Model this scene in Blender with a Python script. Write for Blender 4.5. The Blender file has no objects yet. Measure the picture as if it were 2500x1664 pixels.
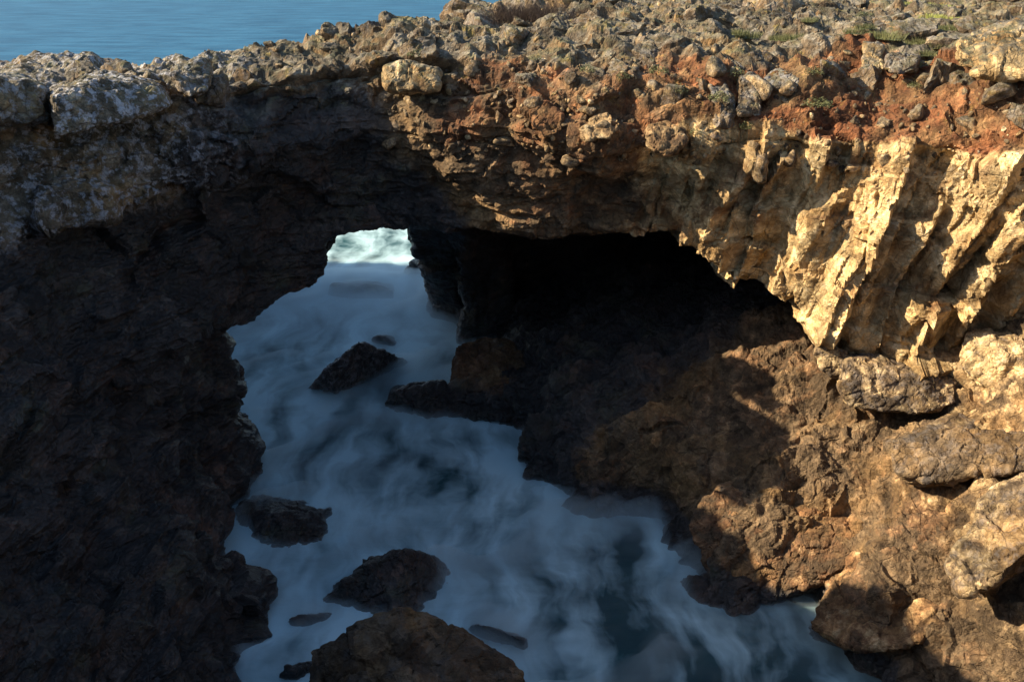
import bpy, bmesh, math, random
import numpy as np
from mathutils import Vector, Matrix, Euler
from mathutils.bvhtree import BVHTree

SC = bpy.context.scene
COL = SC.collection
PI = math.pi

# ------------------------------------------------------------------ camera
cam_data = bpy.data.cameras.new('camera')
cam = bpy.data.objects.new('camera', cam_data)
COL.objects.link(cam)
cam.location = (0, 0, 22)
cam.rotation_euler = (math.radians(90 - 24), 0, 0)
cam_data.sensor_width = 36
cam_data.lens = 18 / math.tan(math.radians(29.0))
cam_data.clip_start = 0.2
cam_data.clip_end = 30000
SC.camera = cam

# ------------------------------------------------------------------ sky + sun
SUN_EL = math.radians(30.5)
SUN_PHI = math.radians(2.0)          # heading of the light in plan, 0 = towards +X
light_dir = Vector((math.cos(SUN_EL) * math.cos(SUN_PHI), math.cos(SUN_EL) * math.sin(SUN_PHI), -math.sin(SUN_EL)))
world = bpy.data.worlds.new('World')
SC.world = world
world.use_nodes = True
wn = world.node_tree
wn.nodes.clear()
sky = wn.nodes.new('ShaderNodeTexSky')
sky.sky_type = 'NISHITA'
sky.sun_disc = False
sky.sun_elevation = SUN_EL
sky.sun_rotation = math.atan2(-light_dir.x, -light_dir.y)
sky.altitude = 20
sky.air_density = 1.0
sky.dust_density = 1.0
sky.ozone_density = 1.6
wbg = wn.nodes.new('ShaderNodeBackground')
wbg.inputs['Strength'].default_value = 0.095
wout = wn.nodes.new('ShaderNodeOutputWorld')
wn.links.new(sky.outputs[0], wbg.inputs[0])
wn.links.new(wbg.outputs[0], wout.inputs[0])

sun_data = bpy.data.lights.new('sun', 'SUN')
sun_data.energy = 5.0
sun_data.angle = math.radians(0.5)
sun_data.color = (1.0, 0.83, 0.60)
sun = bpy.data.objects.new('sun', sun_data)
COL.objects.link(sun)
sun.location = (-60, 0, 60)
sun.rotation_euler = light_dir.to_track_quat('-Z', 'Y').to_euler()

SC.view_settings.view_transform = 'Standard'
SC.view_settings.look = 'None'
SC.view_settings.gamma = 1
SC.view_settings.use_curve_mapping = False
SC.view_settings.exposure = 1.3
SC.render.engine = 'CYCLES'
SC.cycles.use_denoising = True
SC.cycles.max_bounces = 5
SC.cycles.diffuse_bounces = 3
SC.cycles.glossy_bounces = 2
SC.cycles.transparent_max_bounces = 6
SC.cycles.volume_bounces = 2

# ------------------------------------------------------------------ surveyed shapes and added shade masses (metres; x east, y away, z up from the sea)
BRIDGE = [
    [(-27.33, 39, 16.15), (-23.86, 34, 16.78), (-20.06, 28.5, 17.42), (-20.01, 28, 16.47), (-20.17, 27.8, 15.46), (-20.26, 27.6, 14.71), (-20.37, 27.5, 14.12), (-20.38, 27.3, 13.63), (-21.6, 30.3, 13.93), (-27.33, 38.5, 14.23)],
    [(-20.49, 38, 16.47), (-18.64, 34.5, 16.82), (-16.53, 30.5, 17.19), (-16.69, 30.3, 16.02), (-16.84, 30.1, 14.92), (-16.87, 29.8, 14.12), (-16.89, 29.6, 13.59), (-16.92, 29.5, 13.22), (-17.94, 32.5, 13.52), (-20.49, 37.5, 13.82)],
    [(-18.47, 38.5, 16.4), (-16.82, 35, 16.75), (-15.04, 31.2, 17.08), (-15.29, 31.2, 15.84), (-15.38, 30.9, 14.73), (-15.41, 30.6, 13.91), (-15.36, 30.3, 13.47), (-15.37, 30.1, 13), (-16.29, 33.1, 13.3), (-18.47, 38, 13.6)],
    [(-16.54, 39, 16.5), (-15.29, 36, 16.76), (-13.74, 32.2, 16.95), (-13.98, 32.2, 15.64), (-14.06, 31.9, 14.5), (-14.06, 31.6, 13.8), (-14.04, 31.3, 13.26), (-14.04, 31.1, 12.81), (-14.88, 34.1, 13.11), (-16.54, 38.5, 13.41)],
    [(-15.1, 40, 16.57), (-13.8, 36.5, 16.88), (-12.62, 33.2, 16.91), (-12.81, 33.2, 15.75), (-12.85, 33, 15.02), (-12.83, 32.7, 14.47), (-12.85, 32.5, 13.89), (-12.94, 32.4, 13.12), (-13.72, 35.4, 13.42), (-15.1, 39.5, 13.72)],
    [(-13.57, 41, 16.67), (-12.44, 37.5, 16.94), (-11.45, 34.3, 16.85), (-11.56, 34.2, 15.88), (-11.6, 34, 15.13), (-11.55, 33.6, 14.58), (-11.63, 33.6, 14.02), (-11.84, 34, 13.43), (-12.55, 37, 13.73), (-13.57, 40.5, 14.03)],
    [(-12.46, 42, 16.67), (-11.44, 38.5, 16.91), (-10.56, 35.3, 16.8), (-10.59, 35, 15.9), (-10.57, 34.6, 15.17), (-10.63, 34.5, 14.46), (-11.19, 36, 13.36), (-12.03, 36, 6.62), (-12.75, 39, 6.92), (-12.46, 41.5, 7.22)],
    [(-11.72, 42.5, 16.75), (-10.78, 39, 16.96), (-9.96, 35.8, 16.79), (-10, 35.5, 15.81), (-9.95, 35, 15.09), (-10, 34.9, 14.46), (-10.59, 36.6, 13.22), (-11.38, 36.6, 6.44), (-12.06, 39.6, 6.74), (-11.72, 42, 7.04)],
    [(-11.02, 43, 16.82), (-10.15, 39.5, 17), (-9.32, 36, 16.83), (-9.38, 35.8, 15.84), (-9.34, 35.3, 15.03), (-9.41, 35.3, 14.45), (-9.98, 37, 12.94), (-10.63, 37, 6.99), (-11.27, 40, 7.29), (-11.02, 42.5, 7.59)],
    [(-10.28, 43.5, 16.96), (-9.49, 40, 17.08), (-8.67, 36.3, 16.9), (-8.76, 36.2, 15.77), (-8.81, 36, 14.89), (-8.92, 36.2, 14.17), (-9.39, 37.5, 12.46), (-9.89, 37.5, 7.4), (-10.48, 40.5, 7.7), (-10.28, 43, 8)],
    [(-8.95, 44, 17.2), (-8.26, 40.5, 17.25), (-7.57, 36.8, 16.99), (-7.61, 36.5, 15.8), (-7.7, 36.5, 14.79), (-7.87, 37, 13.91), (-8.22, 38, 12.14), (-8.64, 38, 7.3), (-9.16, 41, 7.6), (-8.95, 43.5, 7.9)],
    [(-8.7, 44, 17.25), (-8.04, 40.5, 17.3), (-7.38, 36.9, 17.02), (-7.43, 36.6, 15.78), (-7.51, 36.6, 14.77), (-7.68, 37.1, 13.89), (-8.02, 38.1, 12.12), (-8.39, 38.2, 8), (-8.89, 41.2, 8.3), (-8.7, 43.5, 8.6)],
    [(-8.6, 44, 17.28), (-7.94, 40.5, 17.32), (-7.3, 36.9, 17.02), (-7.35, 36.6, 15.78), (-7.43, 36.6, 14.77), (-7.6, 37.1, 13.89), (-7.93, 38.1, 12.12), (-8.12, 38.2, 10.07), (-8.77, 41.2, 9.57), (-9.2, 50.5, 7.7)],  # from here the hidden back lip is stretched low and back to block sun
    [(-6.93, 45, 17.5), (-6.33, 41, 17.63), (-5.82, 37.3, 17.14), (-5.86, 37, 15.88), (-5.94, 37, 14.69), (-6.16, 37.8, 13.11), (-6.31, 38.2, 11.72), (-6.41, 38.2, 10.19), (-6.92, 41.2, 9.69), (-7.53, 50.5, 7.7)],
    [(-5.1, 46, 17.79), (-4.67, 42, 17.87), (-4.2, 37.3, 17.29), (-4.22, 36.9, 16.07), (-4.25, 36.6, 14.77), (-4.39, 37.3, 13.23), (-4.54, 38, 11.77), (-4.6, 38, 10.42), (-4.97, 41, 9.92), (-5.7, 50.5, 7.7)],
    [(-3.53, 47, 17.83), (-3.24, 43, 17.88), (-2.82, 37, 17.37), (-2.81, 36.4, 16.23), (-2.83, 36, 14.98), (-2.92, 36.6, 13.48), (-3.02, 37.3, 11.87), (-3.08, 37.6, 10.56), (-3.5, 46, 8.6), (-3.8, 58, -2)],
    [(-3, 60, 17.1), (-1.5, 43, 17.91), (-1.31, 37, 17.37), (-1.29, 36, 16.37), (-1.29, 35.4, 15.17), (-1.33, 36, 13.53), (-1.38, 36.6, 11.97), (-1.41, 37, 10.75), (-1.8, 47, 9), (-1.8, 58, -2)],
    [(0.5, 60, 17.4), (0.83, 44, 18.04), (0.7, 37, 17.49), (0.68, 35.4, 16.55), (0.68, 34.6, 15.33), (0.7, 35.4, 13.84), (0.73, 36.2, 12.25), (0.75, 36.6, 10.87), (1.5, 47, 9.4), (1.5, 58, -2)],
    [(6, 60, 17.8), (3.38, 44, 18.23), (2.9, 37.3, 17.65), (2.76, 34.9, 16.7), (2.72, 33.8, 15.33), (2.79, 34.4, 14.4), (2.96, 35.8, 12.54), (3.03, 36, 10.87), (5, 47, 9.4), (5, 58, -2)],
    [(11, 60, 18.2), (6.32, 44, 18.29), (5.41, 37.2, 17.75), (5.13, 34.7, 16.73), (5.02, 33.2, 15.14), (5.23, 34.3, 14.18), (5.48, 35.4, 12.64), (5.6, 35.5, 10.93), (8.5, 47, 9), (8.5, 58, -2)],
    [(14, 60, 18.8), (8.08, 44, 18.31), (6.92, 37.2, 17.79), (6.5, 34.4, 16.78), (6.32, 32.6, 15.11), (6.59, 33.6, 13.94), (6.85, 34.4, 12.4), (6.99, 34.5, 10.8), (11, 46, 8.4), (11, 58, -2)],
    [(15.5, 60, 18.8), (9.07, 44, 18.31), (7.76, 37.2, 17.79), (7.27, 34.3, 16.79), (7.05, 32.4, 15.07), (7.36, 33.4, 13.82), (7.61, 34, 12.34), (7.87, 34.1, 9.6), (12, 45, 7.4), (12, 58, -2)],
    [(19.5, 60, 18.9), (11.82, 44, 18.29), (10.06, 37, 17.78), (9.39, 34, 16.84), (9.11, 32.3, 15.47), (9.39, 32.7, 13.99), (9.7, 33, 11.96), (10.03, 33.1, 9.31), (14, 43, 6.8), (14, 56, -2)],
    [(22, 60, 18.9), (13.62, 43.5, 18.31), (11.74, 37, 17.72), (10.89, 33.8, 16.87), (10.5, 31.9, 15.48), (10.73, 32, 14.01), (11.02, 31.9, 11.65), (11.56, 32.1, 8.05), (15, 40, 5), (15, 50, -2)],
    [(25, 60, 18.9), (15.59, 43, 18.28), (13.52, 36.8, 17.68), (12.5, 33.5, 16.84), (11.97, 31.4, 15.51), (12.16, 31.3, 14.03), (12.52, 31.2, 11.55), (13.22, 31.3, 7.24), (15.5, 36, 4), (16, 46, -2)],
    [(29, 60, 18.9), (18.24, 42, 18.28), (15.25, 34.6, 17.74), (14.52, 32.4, 16.72), (13.98, 30.6, 15.6), (14.2, 30.4, 13.97), (14.76, 30.5, 11.15), (15.7, 30.9, 7.04), (17, 34, 4), (18, 44, -2)],
    [(31, 60, 18.9), (19.65, 41, 18.31), (15.89, 32.6, 17.77), (15.45, 31.2, 16.77), (14.99, 29.7, 15.65), (15.2, 29.5, 14.2), (15.9, 29.9, 11.67), (16.92, 30.6, 8.27), (18, 34, 4), (19, 43, -2)],
    [(33, 60, 18.9), (21.08, 40, 18.34), (16.54, 30.8, 17.8), (16.25, 29.8, 16.87), (15.88, 28.6, 15.82), (16.07, 28.4, 14.49), (16.84, 29, 12.44), (18.03, 30.2, 9.88), (19, 34, 4), (20, 42, -2)],
    [(38, 60, 18.9), (25.94, 38, 18.31), (19.17, 27.5, 17.95), (18.97, 26.8, 17.08), (18.7, 26, 16.19), (18.9, 25.8, 15.05), (19.66, 26.2, 13.36), (20.8, 27, 11.24), (22, 31, 4), (23, 40, -2)],
    [(44, 58, 18.9), (30.95, 34, 18.41), (21.44, 23, 18.25), (21.28, 22.5, 17.56), (21.13, 22, 16.83), (21.3, 21.8, 15.92), (21.93, 22, 14.75), (22.98, 22.5, 13.15), (25, 26, 4), (27, 36, -2)],
]
HULLS = {
    'pale_slab': [(-13.58, 27.9, 17.49), (-13.61, 27.7, 16.35), (-12.52, 28.9, 16.44), (-11.13, 30.6, 16.73), (-11.46, 30.9, 17.14), (-12.44, 31, 17.6), (-13.04, 29.6, 17.73), (-14.07, 28.7, 17.45), (-15.61, 32, 17.07), (-15.71, 32, 15.83), (-14.33, 33.5, 17.44), (-12.43, 34, 16.99), (-12.39, 34, 16.22)],
    'lichen_block': [(-11.45, 31.9, 17.55), (-10.86, 31.5, 16.88), (-10.25, 31.9, 16.96), (-10.38, 33.2, 17.55), (-10.78, 33.6, 17.91), (-11.75, 33.2, 17.7), (-12.5, 35, 17.23), (-11.24, 35.5, 17.63), (-11.19, 35.5, 16.77), (-12.22, 35.5, 16.37)],
    'edge_block': [(-15.65, 27.6, 17.93), (-15.79, 27.4, 16.91), (-14.61, 28, 16.6), (-14.3, 28.6, 16.7), (-14.27, 29, 17.6), (-15.45, 30.2, 17.64), (-17.27, 31, 17.57), (-16.86, 33, 17.31), (-16.21, 33, 17.14), (-16.54, 33, 15.94)],
    'yellow_block': [(-4.89, 36.2, 17.07), (-4.76, 36, 16.45), (-3.57, 35.6, 16.4), (-2.85, 35.8, 16.48), (-2.77, 36.2, 17.15), (-3.79, 36.6, 17.29), (-4.68, 37, 17.17), (-5.12, 39, 16.69), (-3.07, 39, 16.77), (-3.19, 39, 16.08)],
    'pyramid_rock': [(-7.79, 43, 2.37), (-7.74, 43.6, 2.04), (-10.72, 42.79, -0.3), (-8.94, 42.3, -0.3), (-6.53, 45.73, -0.3), (-9.72, 42.2, 0.88), (-9.5, 46, -0.5), (-5.5, 46.5, -0.5), (-7.68, 44.56, -0.3)],
    'low_rock': [(-6.64, 41.54, -0.4), (-5.99, 40.8, 1.1), (-4.92, 41, 1.36), (-3.54, 41.3, 1.28), (-3.06, 39.75, -0.4), (-3.81, 39.88, -0.4), (-5.2, 40.86, -0.4), (-6.3, 44, -0.4), (-2.5, 44, -0.4), (-3.2, 41, 1)],
    'tip_boulder': [(-3.18, 40.13, 0), (-3.19, 41.8, 1.81), (-2.7, 42.6, 2.89), (-1.5, 43, 3.05), (-0.29, 43.4, 2.58), (0.6, 43, 1.73), (0.04, 38.68, 0.2), (-3, 46, -0.3), (1.5, 46, -0.3), (-1.33, 44.5, 2.39), (1.57, 41.5, 1.23), (1.5, 41, 0)],
    'wall_rock': [(-11.3, 31.8, 0.35), (-11, 33, 0.2), (-11.2, 31, -0.4), (-9.96, 30.14, -0.3), (-9.75, 30.6, 0.72), (-8.95, 30.8, 0.87), (-8.06, 30.6, 0.41), (-7.49, 30.2, 0.07), (-7.73, 29.3, -0.4), (-9.02, 29.04, -0.4), (-10, 33, -0.5), (-6.6, 33, -0.5)],
    'peaked_rock': [(-4.01, 27.4, 1.67), (-4.98, 27.2, 1.21), (-6.05, 26.8, 0.75), (-7.15, 26.54, -0.3), (-3.06, 27.4, 0.76), (-2.59, 27.2, 0.04), (-2.63, 26.42, -0.4), (-3.75, 25.19, -0.4), (-5.82, 25.85, -0.4), (-6.2, 28.6, -0.5), (-2, 29, -0.5)],
    'front_rock': [(-3.37, 22.6, 3.19), (-3.98, 22.6, 2.92), (-4.71, 22.4, 2.59), (-5.96, 22, 1.93), (-6.4, 21.5, 0), (-2.56, 22.4, 2.93), (-1.55, 22, 2.6), (-0.63, 21.6, 2.29), (0.28, 21, 2.01), (0.6, 20.6, 1.4), (-2.65, 19.6, 2.4), (-5.04, 20.4, 1.6), (-6.6, 20, -0.5), (0.7, 20.6, -0.5), (0, 18, -0.5), (-5, 17.5, -0.5), (-1, 24, -0.5), (-4, 24.2, -0.5)],
    'small_front': [(-7.32, 22.7, 0.58), (-6.97, 22.6, 0.4), (-7.67, 22.76, -0.3), (-6.79, 22.76, -0.3), (-6.5, 24, -0.4), (-5.7, 24, -0.4)],
    'veiled_rock': [(-8.08, 25.63, -0.4), (-6.91, 25.52, -0.4), (-7.3, 25.3, 0.65), (-7.74, 25.2, 0.54), (-6.92, 25.2, 0.5), (-6.8, 26.5, -0.4), (-5.3, 26.5, -0.4), (-7.33, 24.97, -0.4)],
    'wash_rock': [(-1.88, 25.63, -0.4), (-1.28, 24.6, 1.02), (-0.7, 24.4, 1.04), (0.31, 23.8, 1.02), (0.62, 24.34, -0.4), (-1.17, 24.97, -0.4), (-1, 26, -0.4), (0.8, 25.4, -0.4)],
    'nook_rock': [(-9.3, 25.96, -0.3), (-9.03, 26.2, 0.62), (-8.66, 26, 0.44), (-8.59, 26.19, -0.3), (-10, 27, -0.4), (-9, 27, -0.4)],
    'far_wash': [(-12.52, 57.22, -0.5), (-11.92, 57, 1.05), (-10, 57.5, 1.02), (-8.37, 57, 0.81), (-7.74, 56.5, 0.7), (-7.75, 56.05, -0.5), (-10.74, 56.05, -0.5), (-12, 62, -0.5), (-8, 62, -0.5)],
    'mid_wash': [(-8.87, 50.15, -0.5), (-7.46, 49, 1.33), (-8.09, 49, 1.17), (-6.81, 48.6, 0.88), (-6.32, 50.47, -0.5), (-7.63, 49.53, -0.5), (-8.5, 52, -0.5), (-6.2, 52, -0.5)],
    'spray_rock': [(-7.77, 61.41, -0.5), (-6.93, 60, 1.34), (-6.5, 60, 0.97), (-5.93, 61.41, -0.5), (-7, 65, -0.5), (-5, 65, -0.5)],
    'ledge_block': [(12.05, 30.6, 7.57), (11.7, 29.8, 7.09), (12.06, 29, 6.54), (14.09, 28.6, 6.41), (15.64, 28.8, 6.73), (15.89, 29.4, 7.2), (16.39, 31, 7.03), (14.38, 31.4, 7.34), (12.81, 32, 7.19), (14.54, 34, 5.97), (18.11, 34, 5.78), (13.45, 33, 5.1), (17.75, 33, 4.5)],
    'end_block': [(16.09, 30.2, 8.79), (15.85, 29.4, 7.8), (16.7, 28.4, 7.32), (17.81, 27.6, 7.86), (18.1, 28.2, 9.19), (16.63, 28.6, 8.81), (17, 31, 8.75), (19.67, 31.5, 8.66), (18.31, 33, 6.06), (21.55, 33, 5.48)],
    'wedge_block': [(11.52, 31.6, 7.86), (11.2, 31.3, 7.51), (11.65, 30.8, 6.91), (12.39, 30.8, 6.8), (12.62, 31.4, 7.65), (12.08, 32, 7.64), (12.5, 33.5, 6.78), (13.54, 33.5, 5.63)],
    'smooth_slab': [(14.1, 27.6, 6.62), (15.12, 28, 6.85), (16.04, 28, 6.73), (16.05, 27.5, 6.42), (15.41, 26.9, 6.59), (14.23, 26.9, 6.72), (15.72, 28.5, 5.68), (14.9, 28.8, 5.77), (16.62, 28.6, 5.62)],
    'fluted_block': [(12.52, 26.8, 6.32), (12.52, 25.8, 5.76), (13.23, 25.4, 5.68), (14.27, 25.6, 6.54), (15.19, 24.6, 6.51), (16.04, 24.3, 6.86), (16.6, 25.6, 7.34), (15.27, 26.4, 6.88), (14.11, 27, 6.78), (13.9, 28.5, 5.5), (18.4, 28, 4.91), (14.27, 28, 4.01)],
    'cracked_hump': [(6.91, 29.3, 2.21), (6.65, 28.4, 1.48), (7.31, 27.2, 0.43), (9, 26.2, 0.08), (10.92, 26, 1.39), (12.88, 26.6, 2.78), (13.12, 27.2, 3.08), (12.19, 28.8, 3.12), (9.97, 30, 2.82), (8.1, 30.4, 2.47), (9.72, 33, -1.17), (14.38, 31, 0.23), (10.64, 29, -2.26), (11.1, 28, -1.43)],
    'ochre_hump': [(11.59, 26, 2.49), (11.02, 25.2, 2.02), (10.55, 24.6, 1.42), (9.78, 24, 1.02), (10.64, 22.8, 1.2), (11.92, 21.8, 1.94), (13.66, 22.6, 2.92), (14.23, 24.4, 3.35), (13.06, 26, 3.03), (12.67, 27, 2.12), (16.01, 27, 0.79), (13.36, 25, -1.01), (11.24, 26, -0.92)],
    'grey_ridge': [(15.34, 23.6, 7.22), (14.31, 23.6, 6.53), (13.54, 22.8, 5.99), (12.7, 22, 5.18), (12.6, 21, 4.74), (13.44, 20.6, 5.67), (14.37, 20.6, 6.83), (15.79, 22.5, 7.69), (17.63, 24, 3.49), (15.48, 25, 2.71), (16.81, 26, 5.46)],
    'grey_pillar': [(7.02, 33.7, 16.88), (7.14, 32.8, 15.83), (7.69, 32.8, 15.65), (7.9, 33.4, 16.7), (7.63, 34, 17.05), (7.52, 35.5, 16.74), (8.47, 35.5, 15.32)],
    'mossy_pillar': [(7.98, 33.8, 17.24), (7.99, 32.8, 16.05), (8.76, 32.8, 15.98), (8.87, 33.4, 17.08), (8.79, 34, 17.35), (8.57, 36, 17.08), (9.51, 35.5, 15.65)],
    'flat_slab': [(9, 33.9, 17.08), (9.11, 33.2, 16.88), (9.88, 33, 16.92), (10.44, 33.4, 17.3), (10.36, 34.4, 17.46), (9.49, 34.6, 17.36), (9.86, 36.5, 16.95), (11.27, 36.5, 17.03), (10.14, 35.5, 16.53)],
    'hanging_crag': [(0.51, 34, 15.91), (0.79, 33.6, 15.37), (1.13, 33.5, 15.04), (1.68, 33.6, 15.29), (1.93, 34, 15.88), (1.3, 34.4, 16.23), (0.78, 36, 15.88), (1.95, 36, 15.72), (1.38, 36, 14.72)],
    'jutting_crag': [(2.35, 33, 15.48), (2.56, 32.6, 15.18), (3.4, 32.6, 15.29), (4.04, 33, 15.64), (3.78, 33.6, 15.91), (3.02, 33.8, 15.8), (2.88, 36, 15.23), (4.24, 36, 14.89)],
    'overhang_crag': [(4.76, 32.6, 15.56), (4.84, 31.9, 15.1), (5.28, 31.7, 14.82), (5.89, 31.9, 15.18), (6.05, 32.6, 15.56), (5.42, 33, 15.71), (5.5, 35.5, 15.16), (6.38, 35, 14.43)],
    'dark_block': [(13.2, 33.8, 17.91), (13.04, 33.4, 17.52), (13.37, 33.2, 17.37), (13.95, 33, 17.5), (14.19, 33.4, 17.89), (13.96, 34.2, 17.98), (14.21, 36, 17.73), (15.2, 36, 17.65), (14.56, 35, 17.23)],
    'split_block': [(13.08, 36, 18.15), (12.67, 34.6, 17.36), (13.01, 34.2, 17.14), (13.36, 34.4, 17.31), (13.65, 35.6, 18.08), (13.71, 37.5, 18.04), (14.31, 37.5, 17.95), (14.19, 37, 17.04)],
    'bright_crag': [(14.81, 32.2, 18.6), (14.44, 31.2, 17.89), (14.87, 30.4, 17.79), (16.1, 29.6, 17.93), (16.8, 30.6, 18.9), (16.79, 32.4, 19.27), (15.93, 32.2, 18.8), (16.83, 35, 18.6), (19.13, 35, 18.82), (18.04, 33, 17.72)],
    'brown_cube': [(14.63, 39.5, 18.62), (14.48, 38.8, 18.23), (14.89, 38.5, 18.21), (15.23, 38.8, 18.45), (15.31, 39.5, 18.75), (15.1, 40.5, 18.7), (16.14, 41.5, 18.5)],
}
PLANT_GRASS = [(13.87, 38.09), (14.22, 36.69), (15.0, 36.99), (15.75, 37.62), (16.3, 37.31), (13.98, 37.34), (15.56, 38.94), (17.78, 39.67), (18.32, 39.3), (16.99, 38.59), (18.71, 38.94), (10.75, 38.45), (11.13, 37.97), (8.84, 37.65), (9.23, 37.83), (11.9, 38.94), (15.15, 35.18), (15.91, 36.26), (19.1, 38.27), (13.06, 37.08), (17.2, 37.46)]
PLANT_LIME = [(19.08, 46.19), (19.47, 45.64), (20.09, 45.92), (17.98, 41.75), (18.64, 42.63), (17.87, 42.1)]
PLANT_SLOPE = [(8.06, 17.24), (8.43, 16.97), (7.25, 16.57), (2.73, 17.33), (0.87, 17.56), (3.97, 17.17), (8.27, 15.64), (10.55, 16.47), (5.97, 16.76), (5.27, 17.33), (10.56, 17.44), (13.92, 17.06), (6.48, 15.45), (-3.67, 17.58), (15.08, 18.65)]
# rings of the left-hand headland, from the near side round its seaward tip
LEFT = [
    (-2.0, [(-9, 3), (-9, 14), (-8.9, 22.6), (-9.3, 24.2), (-8.9, 26.3), (-11.5, 31.8), (-11.0, 35.3), (-12.3, 39), (-18, 41.5), (-21, 41.5), (-26, 41)]),
    (0.0, [(-9.5, 3), (-9.8, 14), (-9.4, 22.6), (-9.7, 24.2), (-9.2, 26.3), (-11.8, 31.8), (-11.3, 35.3), (-12.6, 39), (-18, 41.5), (-21, 41.5), (-26, 41)]),
    (1.2, [(-10, 3), (-10.3, 14), (-9.8, 22), (-10.0, 24), (-9.4, 26.3), (-12.1, 31.5), (-11.5, 35.2), (-13, 38.6), (-18, 41.5), (-21, 41.5), (-26, 41)]),
    (2.6, [(-11, 3), (-11.3, 13), (-10.9, 21), (-10.9, 23.5), (-10.7, 26), (-12.7, 31), (-11.9, 35.5), (-13.4, 38.2), (-18.2, 41.5), (-21, 41.5), (-26, 41)]),
    (4.0, [(-12.5, 3), (-12.8, 13), (-12.5, 20.5), (-12.5, 23.5), (-12.3, 26.5), (-13.2, 31), (-12.0, 36), (-13.8, 38), (-18.4, 41.5), (-21, 41.5), (-26, 41)]),
    (5.4, [(-14, 3), (-14.2, 13), (-13.8, 20), (-13.7, 23.5), (-13.5, 27), (-13.5, 31.5), (-12.7, 36.6), (-14, 38), (-18.6, 41.5), (-21, 41.5), (-26, 41)]),
    (6.7, [(-15, 3), (-15.3, 13), (-14.4, 20), (-14.2, 24), (-13.7, 28), (-12.7, 31.8), (-12.9, 36), (-14.5, 38), (-18.8, 41.5), (-21, 41.5), (-26, 41)]),
    (8.0, [(-16, 3), (-16.2, 13), (-15.2, 20), (-15, 24.5), (-14.4, 28.5), (-12.4, 32.2), (-11.3, 35.8), (-12, 38.5), (-18.8, 41.5), (-21, 41.5), (-26, 41)]),
    (10.0, [(-17, 3), (-17, 13), (-16.2, 20), (-16, 25), (-15.3, 29.6), (-12.8, 33), (-10.6, 36.3), (-10.5, 39), (-19, 41.5), (-21, 41.5), (-26, 41)]),
    (12.5, [(-17.6, 3), (-17.6, 13), (-17, 20), (-16.8, 25.5), (-16.2, 30.6), (-13.6, 33.8), (-10.8, 36.8), (-10.5, 39.5), (-19, 41.5), (-21, 41.5), (-26, 41)]),
    (14.4, [(-18, 3), (-18, 13), (-17.5, 20), (-17.2, 25.5), (-16.3, 30.8), (-13.6, 34), (-10.8, 37), (-10.5, 40), (-19, 41.5), (-21, 41.5), (-26, 41)]),
    (16.3, [(-18.4, 3), (-18.4, 13), (-18, 20), (-17.6, 25.5), (-16.6, 31), (-14, 34.3), (-11.5, 37.5), (-11.5, 39), (-17, 39.5), (-22, 40), (-27, 40)]),
]
LEFT_BACK = [(-44, 40), (-44, 3)]
ADDED_SHADE_RIM = [  # out-of-view mass added on the near-left rim to shape the shelf's shadow edge
    (15.0, [(-18.4, 3), (-18.4, 20), (-18.4, 23), (-18.8, 25.5), (-30, 25), (-32, 3)]),
    (17.5, [(-18.4, 3), (-18.4, 19.5), (-18.6, 22.6), (-19.0, 24.6), (-30, 24), (-32, 3)]),
    (20.6, [(-18.5, 3), (-18.5, 18.4), (-18.7, 21.4), (-19.4, 23), (-30, 22), (-32, 3)]),
]
HIDDEN_SHADE_MASS = [  # unseen mass behind the left wall, added and raised to shade gap and cave
    (-2.0, [(-17.5, 42), (-18.5, 52), (-19, 63), (-44, 63), (-44, 39), (-22, 38)]),
    (6.0, [(-18.3, 42.5), (-19.3, 52), (-19.6, 62), (-44, 62), (-44, 39), (-22, 38)]),
    (12.0, [(-18.8, 43), (-19.6, 52), (-20, 61.5), (-44, 61), (-44, 39), (-22, 38)]),
    (14.0, [(-19.2, 43.5), (-20.0, 52), (-20.6, 60), (-44, 58), (-44, 40), (-22, 39)]),
    (15.2, [(-19.6, 43.4), (-20.2, 49), (-21, 51), (-40, 50), (-40, 41), (-22, 40)]),
    (16.1, [(-19.8, 43.6), (-20.2, 46), (-21, 47.4), (-40, 46), (-40, 42), (-22, 41)]),
]

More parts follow.
